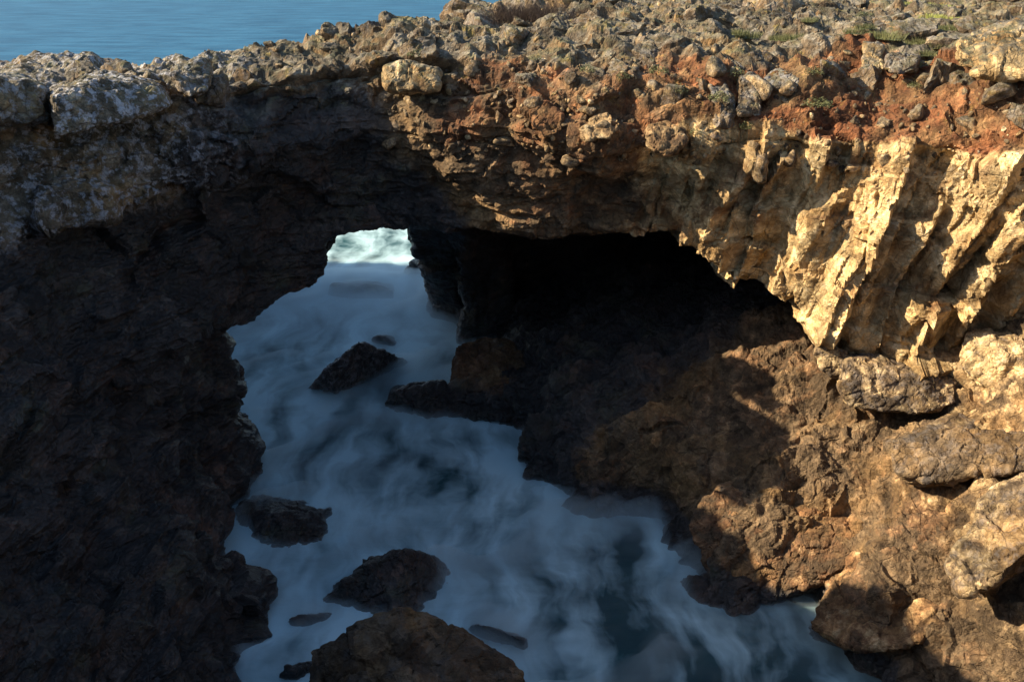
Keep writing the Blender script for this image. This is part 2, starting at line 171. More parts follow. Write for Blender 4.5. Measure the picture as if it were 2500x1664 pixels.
# rings of the sloping shelf under the right-hand cliff, from the back of the cave to the near side
SHELF = [
    (-2.0, [(1.0, 58), (-1.0, 50.5), (-1.6, 45.8), (-1.6, 41), (-0.6, 38.5), (0.6, 37.5), (0.0, 36), (2.3, 31.8), (5.3, 31.1), (6.0, 29.7), (6.4, 26.6), (7.9, 25.6), (10.4, 26.3), (9.8, 25.1), (9.9, 23.8), (11.1, 22.2), (12.0, 18), (12, 3)]),
    (0.0, [(1.4, 58), (-0.7, 50.5), (-1.4, 45.6), (-1.4, 41.2), (-0.3, 38.8), (0.9, 37.7), (0.3, 36), (2.7, 32), (5.7, 31.4), (6.3, 29.9), (6.8, 26.9), (8.2, 26.2), (10.7, 26.6), (10.2, 25.2), (10.3, 23.9), (11.5, 22.3), (12.5, 18), (12.5, 3)]),
    (1.5, [(2, 58), (0.4, 50.5), (-0.6, 45.4), (-0.6, 42), (0.4, 39.6), (1.8, 38.5), (0.9, 36.6), (3.1, 33.2), (6, 32.3), (7.1, 30.3), (7.8, 27.8), (8.9, 27.2), (11.3, 27.3), (11, 25.3), (11.1, 24), (12.3, 22.3), (13.3, 18), (13.2, 3)]),
    (3.0, [(5, 58), (4.4, 50), (2.0, 45.4), (1.4, 43), (1.9, 41.2), (2.9, 40), (1.8, 37.6), (3.9, 34.8), (6.9, 33.6), (8.1, 31.3), (9.3, 29.6), (10, 29.2), (12.4, 28.3), (12.2, 25.5), (12.4, 24), (13.4, 22.3), (14.4, 18), (14.2, 3)]),
    (4.4, [(9, 58), (7, 50), (5.6, 46), (5.6, 43), (5.8, 41.5), (6.2, 40.5), (5.8, 38.8), (6.6, 37), (8.6, 35.6), (9.9, 33.3), (11.2, 31.6), (12, 30.8), (13.5, 29.1), (13.5, 26), (13.7, 24.3), (14.5, 22.3), (15.5, 18), (15.4, 3)]),
    (5.8, [(14, 58), (11, 50), (10, 46), (10, 43), (10, 41.5), (10, 40.5), (10, 38.8), (10, 37.5), (11, 36), (12, 34.5), (13, 33), (13.6, 32.3), (14.7, 30.5), (14.8, 27), (15.0, 25), (15.7, 22.5), (16.8, 18), (16.8, 3)]),
    (7.6, [(22, 58), (20, 50), (18, 46), (18, 43), (18, 41.5), (18, 40.5), (17, 39), (17, 38), (16.8, 36), (16.6, 34.5), (16.6, 33), (16.5, 32.2), (16.6, 30.8), (16.8, 28), (17, 25.5), (17.6, 22.5), (18.6, 18), (18.6, 3)]),
    (11.5, [(26, 58), (24, 50), (23, 46), (23, 43), (23, 41.5), (23, 40.5), (22, 39), (22, 38), (21, 36), (21, 34.5), (21, 33), (20.5, 32), (20.5, 30), (20.8, 28), (21, 25.5), (21.4, 22.5), (22, 18), (22, 3)]),
]
SHELF_BACK = [(34, 3), (34, 58)]

# pier between the sea gap and the cave
PIER = [
    (-2.0, [(-3.0, 51.2), (-5.2, 53.2), (-5.5, 56), (-4, 60), (0, 60), (0, 53)]),
    (0.8, [(-3.2, 51.6), (-5.0, 53.0), (-5.3, 55.5), (-4, 60), (0, 60), (0, 53)]),
    (2.6, [(-3.5, 51.6), (-5.2, 52.0), (-5.5, 54.5), (-4, 60), (0, 60), (0, 53)]),
    (4.6, [(-4.0, 50.4), (-5.4, 50.6), (-5.6, 53), (-4, 60), (0, 60), (0, 53)]),
    (7.2, [(-4.2, 48.4), (-5.7, 48.6), (-6.0, 51), (-4, 60), (0, 60), (0, 53)]),
    (12.0, [(-4.2, 45.5), (-5.7, 45.5), (-6.2, 50), (-4, 60), (0, 60), (0, 53)]),
]
RIB = [
    (-2.0, [(-2.0, 48.4), (-3.3, 48.8), (-3.2, 50.5), (-0.6, 52.5), (0.6, 50)]),
    (0.6, [(-2.1, 48.6), (-3.1, 49), (-3.0, 50.5), (-0.6, 52.5), (0.2, 50)]),
    (2.4, [(-2.0, 48.6), (-2.7, 48.8), (-2.6, 50.3), (-0.4, 52.5), (0.0, 50)]),
    (4.5, [(-2.2, 48.2), (-2.8, 48.4), (-2.6, 50), (-0.4, 52.5), (0.0, 50)]),
    (7.5, [(-2.4, 47), (-3.1, 47.2), (-2.9, 49), (-0.4, 52.5), (0.0, 49)]),
    (11.0, [(-2.4, 45), (-3.3, 45), (-3.1, 48), (-0.4, 52.5), (0.0, 48)]),
]
# near bank that the viewer stands on
NEAR = [
    (-2.0, [(-40, 6.5), (-10, 5.5), (0, 5.0), (12, 5.5), (40, 6.5), (40, -12), (-40, -12)]),
    (8.0, [(-40, 5), (-10, 4.4), (0, 4.0), (12, 4.4), (40, 5), (40, -12), (-40, -12)]),
    (17.0, [(-40, 3.6), (-10, 2.6), (0, 2.2), (12, 2.6), (40, 3.6), (40, -12), (-40, -12)]),
    (20.2, [(-40, 2.5), (-10, 1.6), (0, 1.2), (12, 1.6), (40, 2.5), (40, -12), (-40, -12)]),
]

# ------------------------------------------------------------------ noise (numpy)
RS = np.random.RandomState(7)
TAB = RS.rand(64, 64, 64, 3).astype(np.float32)

def vnoise(p, ch=0):
    """smooth value noise, 0..1, on an (n,3) array"""
    i = np.floor(p).astype(np.int32)
    f = (p - i).astype(np.float32)
    f = f * f * f * (f * (f * 6 - 15) + 10)
    i0 = i & 63
    i1 = (i + 1) & 63
    T = TAB[..., ch]
    x0, y0, z0 = i0.T
    x1, y1, z1 = i1.T
    fx, fy, fz = f.T
    c00 = T[x0, y0, z0] * (1 - fx) + T[x1, y0, z0] * fx
    c10 = T[x0, y1, z0] * (1 - fx) + T[x1, y1, z0] * fx
    c01 = T[x0, y0, z1] * (1 - fx) + T[x1, y0, z1] * fx
    c11 = T[x0, y1, z1] * (1 - fx) + T[x1, y1, z1] * fx
    return (c00 * (1 - fy) + c10 * fy) * (1 - fz) + (c01 * (1 - fy) + c11 * fy) * fz

ROT = np.array(Euler((0.6, 0.9, 0.4)).to_matrix(), dtype=np.float32)

def fbm(p, octaves=4, gain=0.5, ch=0, ridged=False):
    """about -1..1"""
    p = np.asarray(p, np.float32)
    a, s, out = 1.0, 0.0, np.zeros(len(p), np.float32)
    for k in range(octaves):
        n = vnoise(p, (ch + k) % 3) * 2 - 1
        if ridged:
            n = 1 - 2 * np.abs(n)
        out += a * n
        s += a
        a *= gain
        p = p @ ROT * 2.03 + 17.3
    return out / s

def voronoi(p):
    """F1, F2, cell random (n,3), offset to the cell's seed (n,3)"""
    p = np.asarray(p, np.float32)
    i = np.floor(p).astype(np.int32)
    n = len(p)
    F1 = np.full(n, 9.0, np.float32)
    F2 = np.full(n, 9.0, np.float32)
    cid = np.zeros((n, 3), np.float32)
    off = np.zeros((n, 3), np.float32)
    for dx in (-1, 0, 1):
        for dy in (-1, 0, 1):
            for dz in (-1, 0, 1):
                j = i + np.array([dx, dy, dz], np.int32)
                r = TAB[j[:, 0] & 63, j[:, 1] & 63, j[:, 2] & 63]
                v = p - (j + r)
                d = np.einsum('ij,ij->i', v, v)
                m = d < F1
                F2 = np.where(m, F1, np.minimum(F2, d))
                F1 = np.where(m, d, F1)
                cid[m] = r[m]
                off[m] = v[m]
    cid = (cid * 7.31) % 1.0
    return np.sqrt(F1), np.sqrt(F2), cid, off

def voronoi_at(p, mask):
    out = [np.zeros(len(p), np.float32), np.full(len(p), 1, np.float32), np.full((len(p), 3), .5, np.float32), np.zeros((len(p), 3), np.float32)]
    if mask.any():
        for o, r in zip(out, voronoi(p[mask])):
            o[mask] = r
    return out

FACET_MEAN = {}
def facet(p, k=0.35, g=0.7, bias=(0, 0, 0), mask=None, gx=1.0, raw=False):
    """upper envelope of randomly tilted planes: angular broken blocks, about -0.5..0.5"""
    if mask is not None:
        out = np.zeros(len(p), np.float32)
        if mask.any():
            out[mask] = facet(p[mask], k, g, bias, None, gx)
        return out
    if not raw and (k, g, gx) not in FACET_MEAN:
        FACET_MEAN[(k, g, gx)] = float(facet(RS.rand(6000, 3) * 40, k, g, bias, None, gx, True).mean())
    p = np.asarray(p, np.float32)
    i = np.floor(p).astype(np.int32)
    best = np.full(len(p), -9.0, np.float32)
    b = np.array(bias, np.float32) + 0.5
    for dx in (-1, 0, 1):
        for dy in (-1, 0, 1):
            for dz in (-1, 0, 1):
                j = i + np.array([dx, dy, dz], np.int32)
                r = TAB[j[:, 0] & 63, j[:, 1] & 63, j[:, 2] & 63]
                v = p - (j + r)
                c = ((r * 7.31) % 1.0 - b) * np.array([gx, 1, 1], np.float32)
                h = c[:, 2] * 0.5 + g * np.einsum('ij,ij->i', v, c * 2) - k * np.einsum('ij,ij->i', v, v)
                np.maximum(best, h, out=best)
    return best if raw else best - FACET_MEAN[(k, g, gx)]

def sstep(a, b, x):
    t = np.clip((x - a) / (b - a), 0, 1)
    return t * t * (3 - 2 * t)

# ------------------------------------------------------------------ mesh helpers
def new_mesh(name, verts, faces, smooth=True):
    me = bpy.data.meshes.new(name)
    verts = np.asarray(verts, np.float32)
    faces = np.asarray(faces, np.int32)
    k = faces.shape[1]
    me.vertices.add(len(verts))
    me.vertices.foreach_set('co', verts.ravel())
    me.loops.add(faces.size)
    me.loops.foreach_set('vertex_index', faces.ravel())
    me.polygons.add(len(faces))
    me.polygons.foreach_set('loop_start', np.arange(0, faces.size, k, dtype=np.int32))
    me.update(calc_edges=True)
    me.polygons.foreach_set('use_smooth', np.full(len(faces), smooth))
    return me

def link(name, me, mat=None, parent=None):
    o = bpy.data.objects.new(name, me)
    COL.objects.link(o)
    if mat is not None and not me.materials:
        me.materials.append(mat)
    if parent is not None:
        o.parent = parent
    return o

def tag(o, label, cat, group=None):
    o['label'] = label
    o['category'] = cat
    if group:
        o['group'] = group
    return o

def structure(o, kind='structure'):
    o['kind'] = kind
    return o

class Cage:
    """closed low solids that are fused and refined together"""
    def __init__(self):
        self.bm = bmesh.new()
    def loft(self, rings):
        bm = self.bm
        vs = [[bm.verts.new(p) for p in r] for r in rings]
        n = len(rings[0])
        fs = []
        for a, b in zip(vs[:-1], vs[1:]):
            for k in range(n):
                fs.append(bm.faces.new((a[k], a[(k + 1) % n], b[(k + 1) % n], b[k])))
        fs.append(bm.faces.new(vs[0][::-1]))
        fs.append(bm.faces.new(vs[-1]))
        r = bmesh.ops.triangulate(bm, faces=fs)
        bmesh.ops.recalc_face_normals(bm, faces=r['faces'])
    def rings(self, table, back=()):
        self.loft([[(x, y, z) for x, y in list(pts) + list(back)] for z, pts in table])
    def hull(self, pts):
        vs = [self.bm.verts.new(p) for p in pts]
        r = bmesh.ops.convex_hull(self.bm, input=vs)
        junk = [g for g in r['geom_interior'] + r['geom_unused'] if isinstance(g, bmesh.types.BMVert)]
        if junk:
            bmesh.ops.delete(self.bm, geom=list(set(junk)), context='VERTS')
    def refine(self, voxel, levels, lod=False):
        """fused quad mesh; lod = finer on the sides that face the chasm, coarse behind"""
        me = bpy.data.meshes.new('cage')
        self.bm.to_mesh(me)
        self.bm.free()
        co, f = apply_mods(me, voxel, 0 if lod else levels)
        if not lod:
            return co, f
        c = co[f].mean(1)
        n = np.cross(co[f[:, 2]] - co[f[:, 0]], co[f[:, 3]] - co[f[:, 1]])
        n /= np.maximum(np.linalg.norm(n, axis=1, keepdims=True), 1e-9)
        v = np.array(cam.location, np.float32) - c
        dist = np.linalg.norm(v, axis=1)
        facing = (n * v).sum(1) / dist > -0.30
        near = (np.abs(c[:, 0]) < 2.5 + 0.62 * dist) & (c[:, 1] > 12) & (c[:, 1] < 63)
        keep = c[:, 2] > -0.9
        fine = facing & near & keep
        for _ in range(2):                      # grow and close the patch
            vm = np.zeros(len(co), bool)
            vm[f[fine].ravel()] = True
            fine = vm[f].any(1) & keep
        rest = keep & ~fine
        co1, f1 = sub(co, f, fine, levels)
        co0, f0 = sub(co, f, rest, 0)
        return np.concatenate([co1, co0]), np.concatenate([f1, f0 + len(co1)])

def sub(co, f, mask, levels):
    idx = np.unique(f[mask])
    mp = np.full(len(co), -1, np.int32)
    mp[idx] = np.arange(len(idx))
    c2, f2 = co[idx], mp[f[mask]]
    if not levels:
        return c2, f2
    return apply_mods(new_mesh('part', c2, f2), 0, levels)

def apply_mods(me, voxel, levels):
    o = bpy.data.objects.new('cage', me)
    COL.objects.link(o)
    if voxel:
        m = o.modifiers.new('fuse', 'REMESH')
        m.mode = 'VOXEL'
        m.voxel_size = voxel
    if levels:
        s = o.modifiers.new('fine', 'SUBSURF')
        s.levels = s.render_levels = levels
    dg = bpy.context.evaluated_depsgraph_get()
    ev = o.evaluated_get(dg)
    em = ev.to_mesh()
    co = np.empty(len(em.vertices) * 3, np.float32)
    em.vertices.foreach_get('co', co)
    fi = np.empty(len(em.loops), np.int32)
    em.loops.foreach_get('vertex_index', fi)
    ev.to_mesh_clear()
    bpy.data.objects.remove(o)
    bpy.data.meshes.remove(me)
    return co.reshape(-1, 3), fi.reshape(-1, 4)

def normals(co, f):
    d = np.cross(co[f[:, 2]] - co[f[:, 0]], co[f[:, 3 if f.shape[1] == 4 else 1]] - co[f[:, 1 if f.shape[1] == 4 else 0]])
    if f.shape[1] == 3:
        d = np.cross(co[f[:, 1]] - co[f[:, 0]], co[f[:, 2]] - co[f[:, 0]])
    n = np.zeros_like(co)
    for k in range(f.shape[1]):
        for a in range(3):
            n[:, a] += np.bincount(f[:, k], d[:, a], len(co))
    return n / np.maximum(np.linalg.norm(n, axis=1, keepdims=True), 1e-9)

def smooth_normals(n, f, it):
    for _ in range(it):
        q = n[f].mean(1)
        m = np.zeros_like(n)
        for k in range(f.shape[1]):
            for a in range(3):
                m[:, a] += np.bincount(f[:, k], q[:, a], len(n))
        n = m / np.maximum(np.linalg.norm(m, axis=1, keepdims=True), 1e-9)
    return n

def set_region(me, rgba):
    at = me.attributes.new('region', 'FLOAT_COLOR', 'POINT')
    rgba = np.asarray(rgba, np.float32)
    if rgba.ndim == 1:
        rgba = np.tile(rgba, (len(me.vertices), 1))
    at.data.foreach_set('color', rgba.ravel())

# ------------------------------------------------------------------ materials
class NT:
    def __init__(self, name):
        self.mat = bpy.data.materials.new(name)
        self.mat.use_nodes = True
        self.t = self.mat.node_tree
        self.t.nodes.clear()
        self.out = self.t.nodes.new('ShaderNodeOutputMaterial')
    def n(self, kind, ins=None, **kw):
        nd = self.t.nodes.new('ShaderNode' + kind)
        for k, v in kw.items():
            setattr(nd, k, v)
        for k, v in (ins or {}).items():
            self.put(nd.inputs[k], v)
        return nd
    def put(self, sock, v):
        if isinstance(v, bpy.types.NodeSocket):
            self.t.links.new(v, sock)
        elif isinstance(v, bpy.types.Node):
            self.t.links.new(v.outputs[0], sock)
        else:
            sock.default_value = v
    def math(self, op, a, b=0.0, c=0.0, clamp=False):
        nd = self.n('Math', operation=op, use_clamp=clamp)
        for s, v in zip(nd.inputs, (a, b, c)):
            self.put(s, v)
        return nd.outputs[0]
    def mix(self, f, a, b, blend='MIX'):
        nd = self.n('MixRGB', blend_type=blend)
        self.put(nd.inputs[0], f)
        self.put(nd.inputs[1], a)
        self.put(nd.inputs[2], b)
        return nd.outputs[0]
    def noise(self, vec, scale, detail=4, rough=0.55, dist=0.0):
        return self.n('TexNoise', {'Vector': vec, 'Scale': scale, 'Detail': detail, 'Roughness': rough, 'Distortion': dist}).outputs[0]
    def ramp(self, fac, *stops):
        nd = self.n('ValToRGB', {0: fac})
        el = nd.color_ramp.elements
        while len(el) < len(stops):
            el.new(0.5)
        for e, (p, c) in zip(el, stops):
            e.position = p
            e.color = tuple(c) + (1,) if not isinstance(c, (int, float)) else (c, c, c, 1)
        return nd.outputs[0]
    def rng(self, v, a, b, c=0.0, d=1.0):
        return self.n('MapRange', {0: v, 1: a, 2: b, 3: c, 4: d}).outputs[0]

def make_rock():
    t = NT('weathered_limestone')
    tc = t.n('TexCoord').outputs['Object']
    rnd = t.n('ObjectInfo').outputs['Random']
    vec = t.n('VectorMath', {0: tc, 1: t.n('CombineXYZ', {0: t.math('MULTIPLY', rnd, 37.0), 1: t.math('MULTIPLY', rnd, 91.0), 2: t.math('MULTIPLY', rnd, 53.0)})}, operation='ADD').outputs[0]
    reg = t.n('Attribute', attribute_name='region')
    sep = t.n('SeparateColor', {0: reg.outputs['Color']})
    soil, pale, wet = sep.outputs  # third weight carries both sea wetness and painted shade
    lich = reg.outputs['Alpha']
    big = t.noise(vec, 0.35, 5, 0.6)
    mid = t.noise(vec, 1.7, 8, 0.65)
    fine = t.noise(vec, 9.0, 8, 0.7)
    grain = t.noise(vec, 40.0, 4, 0.6)
    mixn = t.math('ADD', t.math('MULTIPLY', mid, 0.6), t.math('MULTIPLY', fine, 0.4))
    # bare brown-grey rock
    brown = t.ramp(mixn, (0.26, (0.028, 0.019, 0.012)), (0.44, (0.090, 0.060, 0.034)), (0.58, (0.18, 0.125, 0.070)), (0.76, (0.34, 0.26, 0.16)))
    rust = t.ramp(mixn, (0.26, (0.045, 0.018, 0.009)), (0.46, (0.145, 0.055, 0.022)), (0.60, (0.24, 0.10, 0.040)), (0.75, (0.36, 0.18, 0.08)))
    ochre = t.ramp(mixn, (0.26, (0.085, 0.045, 0.016)), (0.46, (0.22, 0.125, 0.045)), (0.60, (0.34, 0.21, 0.085)), (0.75, (0.48, 0.33, 0.16)))
    cream = t.ramp(mixn, (0.24, (0.16, 0.095, 0.038)), (0.40, (0.37, 0.235, 0.095)), (0.54, (0.58, 0.425, 0.215)), (0.70, (0.78, 0.66, 0.44)))
    cream = t.mix(t.rng(t.noise(vec, 0.7, 5, 0.65), 0.48, 0.60, 0, 0.8), cream, ochre)
    cream = t.mix(t.rng(t.noise(vec, 0.42, 5, 0.7, 0.5), 0.56, 0.68, 0, 0.65), cream, rust)
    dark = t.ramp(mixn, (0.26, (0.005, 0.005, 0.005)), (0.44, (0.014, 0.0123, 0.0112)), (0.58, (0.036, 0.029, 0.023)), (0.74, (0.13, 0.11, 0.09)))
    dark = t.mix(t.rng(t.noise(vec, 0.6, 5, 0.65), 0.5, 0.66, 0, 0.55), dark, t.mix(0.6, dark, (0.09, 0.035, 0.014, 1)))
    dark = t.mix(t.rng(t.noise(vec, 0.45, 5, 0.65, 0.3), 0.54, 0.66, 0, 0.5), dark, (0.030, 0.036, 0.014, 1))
    grey = t.ramp(mixn, (0.26, (0.035, 0.030, 0.020)), (0.42, (0.105, 0.090, 0.062)), (0.57, (0.215, 0.190, 0.145)), (0.74, (0.46, 0.42, 0.35)))
    grey = t.mix(t.rng(big, 0.5, 0.62, 0, 0.6), grey, t.mix(0.55, grey, (0.13, 0.105, 0.035, 1)))
    wv0 = t.n('VectorMath', {0: vec, 1: t.n('VectorMath', {0: t.n('TexNoise', {'Vector': vec, 'Scale': 0.9, 'Detail': 5.0}).outputs['Color'], 1: (1.2, 1.2, 1.2)}, operation='MULTIPLY').outputs[0]}, operation='ADD').outputs[0]
    brown = t.mix(t.math('MULTIPLY', lich, 0.75), brown, grey)
    wob = t.math('MULTIPLY', t.math('SUBTRACT', mid, 0.5), 1.1)
    def w(s, lo=0.35, hi=0.65):
        return t.rng(t.math('ADD', s, wob), lo, hi)
    brown = t.mix(t.rng(big, 0.5, 0.66, 0, 0.6), brown, ochre)
    col = t.mix(w(soil), brown, t.mix(t.rng(t.noise(vec, 0.55, 5, 0.65), 0.44, 0.66), rust, t.mix(0.5, ochre, brown)))
    col = t.mix(w(pale), col, cream)
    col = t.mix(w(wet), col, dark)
    tone = t.n('SeparateColor', {0: t.n('TexVoronoi', {'Vector': wv0, 'Scale': 0.85}).outputs['Color']}).outputs[0]
    tone2 = t.n('SeparateColor', {0: t.n('TexVoronoi', {'Vector': wv0, 'Scale': 2.6}).outputs['Color']}).outputs[0]
    tone = t.math('MULTIPLY', t.rng(tone, 0, 1, 0.62, 1.4), t.rng(tone2, 0, 1, 0.72, 1.3))
    # pale grey weathered skin on what faces the sky, above the spray
    nz = t.n('SeparateXYZ', {0: t.n('NewGeometry').outputs['Normal']}).outputs[2]
    pz = t.n('SeparateXYZ', {0: t.n('NewGeometry').outputs['Position']}).outputs[2]
    top = t.math('MULTIPLY', t.rng(t.math('ADD', nz, t.math('MULTIPLY', wob, 0.8)), 0.35, 0.85), t.rng(pz, 15.4, 16.6))
    top = t.math('MULTIPLY', top, t.math('SUBTRACT', 1.0, w(soil)))
    olive = t.ramp(mixn, (0.28, (0.022, 0.024, 0.009)), (0.5, (0.075, 0.075, 0.028)), (0.72, (0.19, 0.175, 0.075)))
    grey = t.mix(t.rng(t.noise(vec, 0.9, 6, 0.7), 0.47, 0.60, 0, 0.75), grey, olive)
    col = t.mix(top, col, grey)
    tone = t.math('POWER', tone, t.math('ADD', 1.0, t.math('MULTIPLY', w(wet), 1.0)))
    col = t.mix(1.0, col, t.n('CombineColor', {0: tone, 1: tone, 2: tone}).outputs[0], 'MULTIPLY')
    # white and yellow lichen
    ln = t.noise(vec, 3.2, 9, 0.72)
    lw = t.math('MULTIPLY', t.rng(ln, 0.50, 0.58), lich)
    col = t.mix(t.math('MULTIPLY', lw, 0.85), col, (0.46, 0.47, 0.50, 1))
    yn = t.noise(vec, 1.3, 8, 0.7, 0.4)
    yw = t.math('MULTIPLY', t.rng(yn, 0.585, 0.66), t.math('MULTIPLY', t.rng(pz, 15.5, 17.0), t.math('SUBTRACT', 1.0, pale)))
    col = t.mix(t.math('MULTIPLY', yw, 0.55), col, (0.30, 0.22, 0.05, 1))
    # dirt in fissures
    wv = t.n('VectorMath', {0: vec, 1: t.n('VectorMath', {0: t.n('TexNoise', {'Vector': vec, 'Scale': 1.3, 'Detail': 4.0}).outputs['Color'], 1: (0.35, 0.35, 0.35)}, operation='MULTIPLY').outputs[0]}, operation='ADD').outputs[0]
    cr = t.n('TexVoronoi', {'Vector': wv, 'Scale': 1.1}, feature='DISTANCE_TO_EDGE').outputs['Distance']
    cr2 = t.n('TexVoronoi', {'Vector': wv, 'Scale': 3.6}, feature='DISTANCE_TO_EDGE').outputs['Distance']
    crack = t.math('MINIMUM', t.rng(cr, 0.0, 0.03), t.math('ADD', t.rng(cr2, 0.0, 0.06), 0.35))
    crack = t.math('MINIMUM', crack, 1.0)
    col = t.mix(t.math('MULTIPLY', t.math('SUBTRACT', 1.0, crack), 0.38), col, (0.03, 0.022, 0.015, 1))
    chip = t.n('TexVoronoi', {'Vector': wv, 'Scale': 5.5, 'Randomness': 1.0}).outputs['Distance']
    chip2 = t.n('TexVoronoi', {'Vector': wv, 'Scale': 14.0}).outputs['Distance']
    mid = t.math('SUBTRACT', mid, t.math('ADD', t.math('MULTIPLY', chip, 0.45), t.math('MULTIPLY', chip2, 0.16)))
    hgt = t.math('ADD', t.math('MULTIPLY', mid, 0.35), t.math('ADD', t.math('MULTIPLY', fine, 0.30), t.math('ADD', t.math('MULTIPLY', grain, 0.07), t.math('MULTIPLY', crack, 0.10))))
    bump = t.n('Bump', {'Strength': 0.9, 'Distance': 0.35, 'Height': hgt})
    rough = t.math('SUBTRACT', 0.92, t.math('MULTIPLY', w(wet), 0.55))
    rough = t.math('ADD', rough, t.math('MULTIPLY', t.math('SUBTRACT', fine, 0.5), 0.5))
    b = t.n('BsdfPrincipled', {'Base Color': col, 'Roughness': rough, 'Normal': bump.outputs[0], 'Specular IOR Level': t.math('ADD', 0.3, t.math('MULTIPLY', w(wet), 0.5))})
    t.put(t.out.inputs[0], b.outputs[0])
    return t.mat
ROCK = make_rock()

def plain(name, c1, c2, scale=6.0, rough=0.8, bump=0.3):
    t = NT(name)
    tc = t.n('TexCoord').outputs['Object']
    n = t.noise(tc, scale, 6, 0.6)
    rnd = t.n('ObjectInfo').outputs['Random']
    col = t.mix(t.rng(n, 0.35, 0.65), c1 + (1,), c2 + (1,))
    col = t.mix(t.math('MULTIPLY', rnd, 0.35), col, c2 + (1,))
    bp = t.n('Bump', {'Strength': bump, 'Distance': 0.02, 'Height': n})
    b = t.n('BsdfPrincipled', {'Base Color': col, 'Roughness': rough, 'Normal': bp.outputs[0]})
    t.put(t.out.inputs[0], b.outputs[0])
    return t.mat

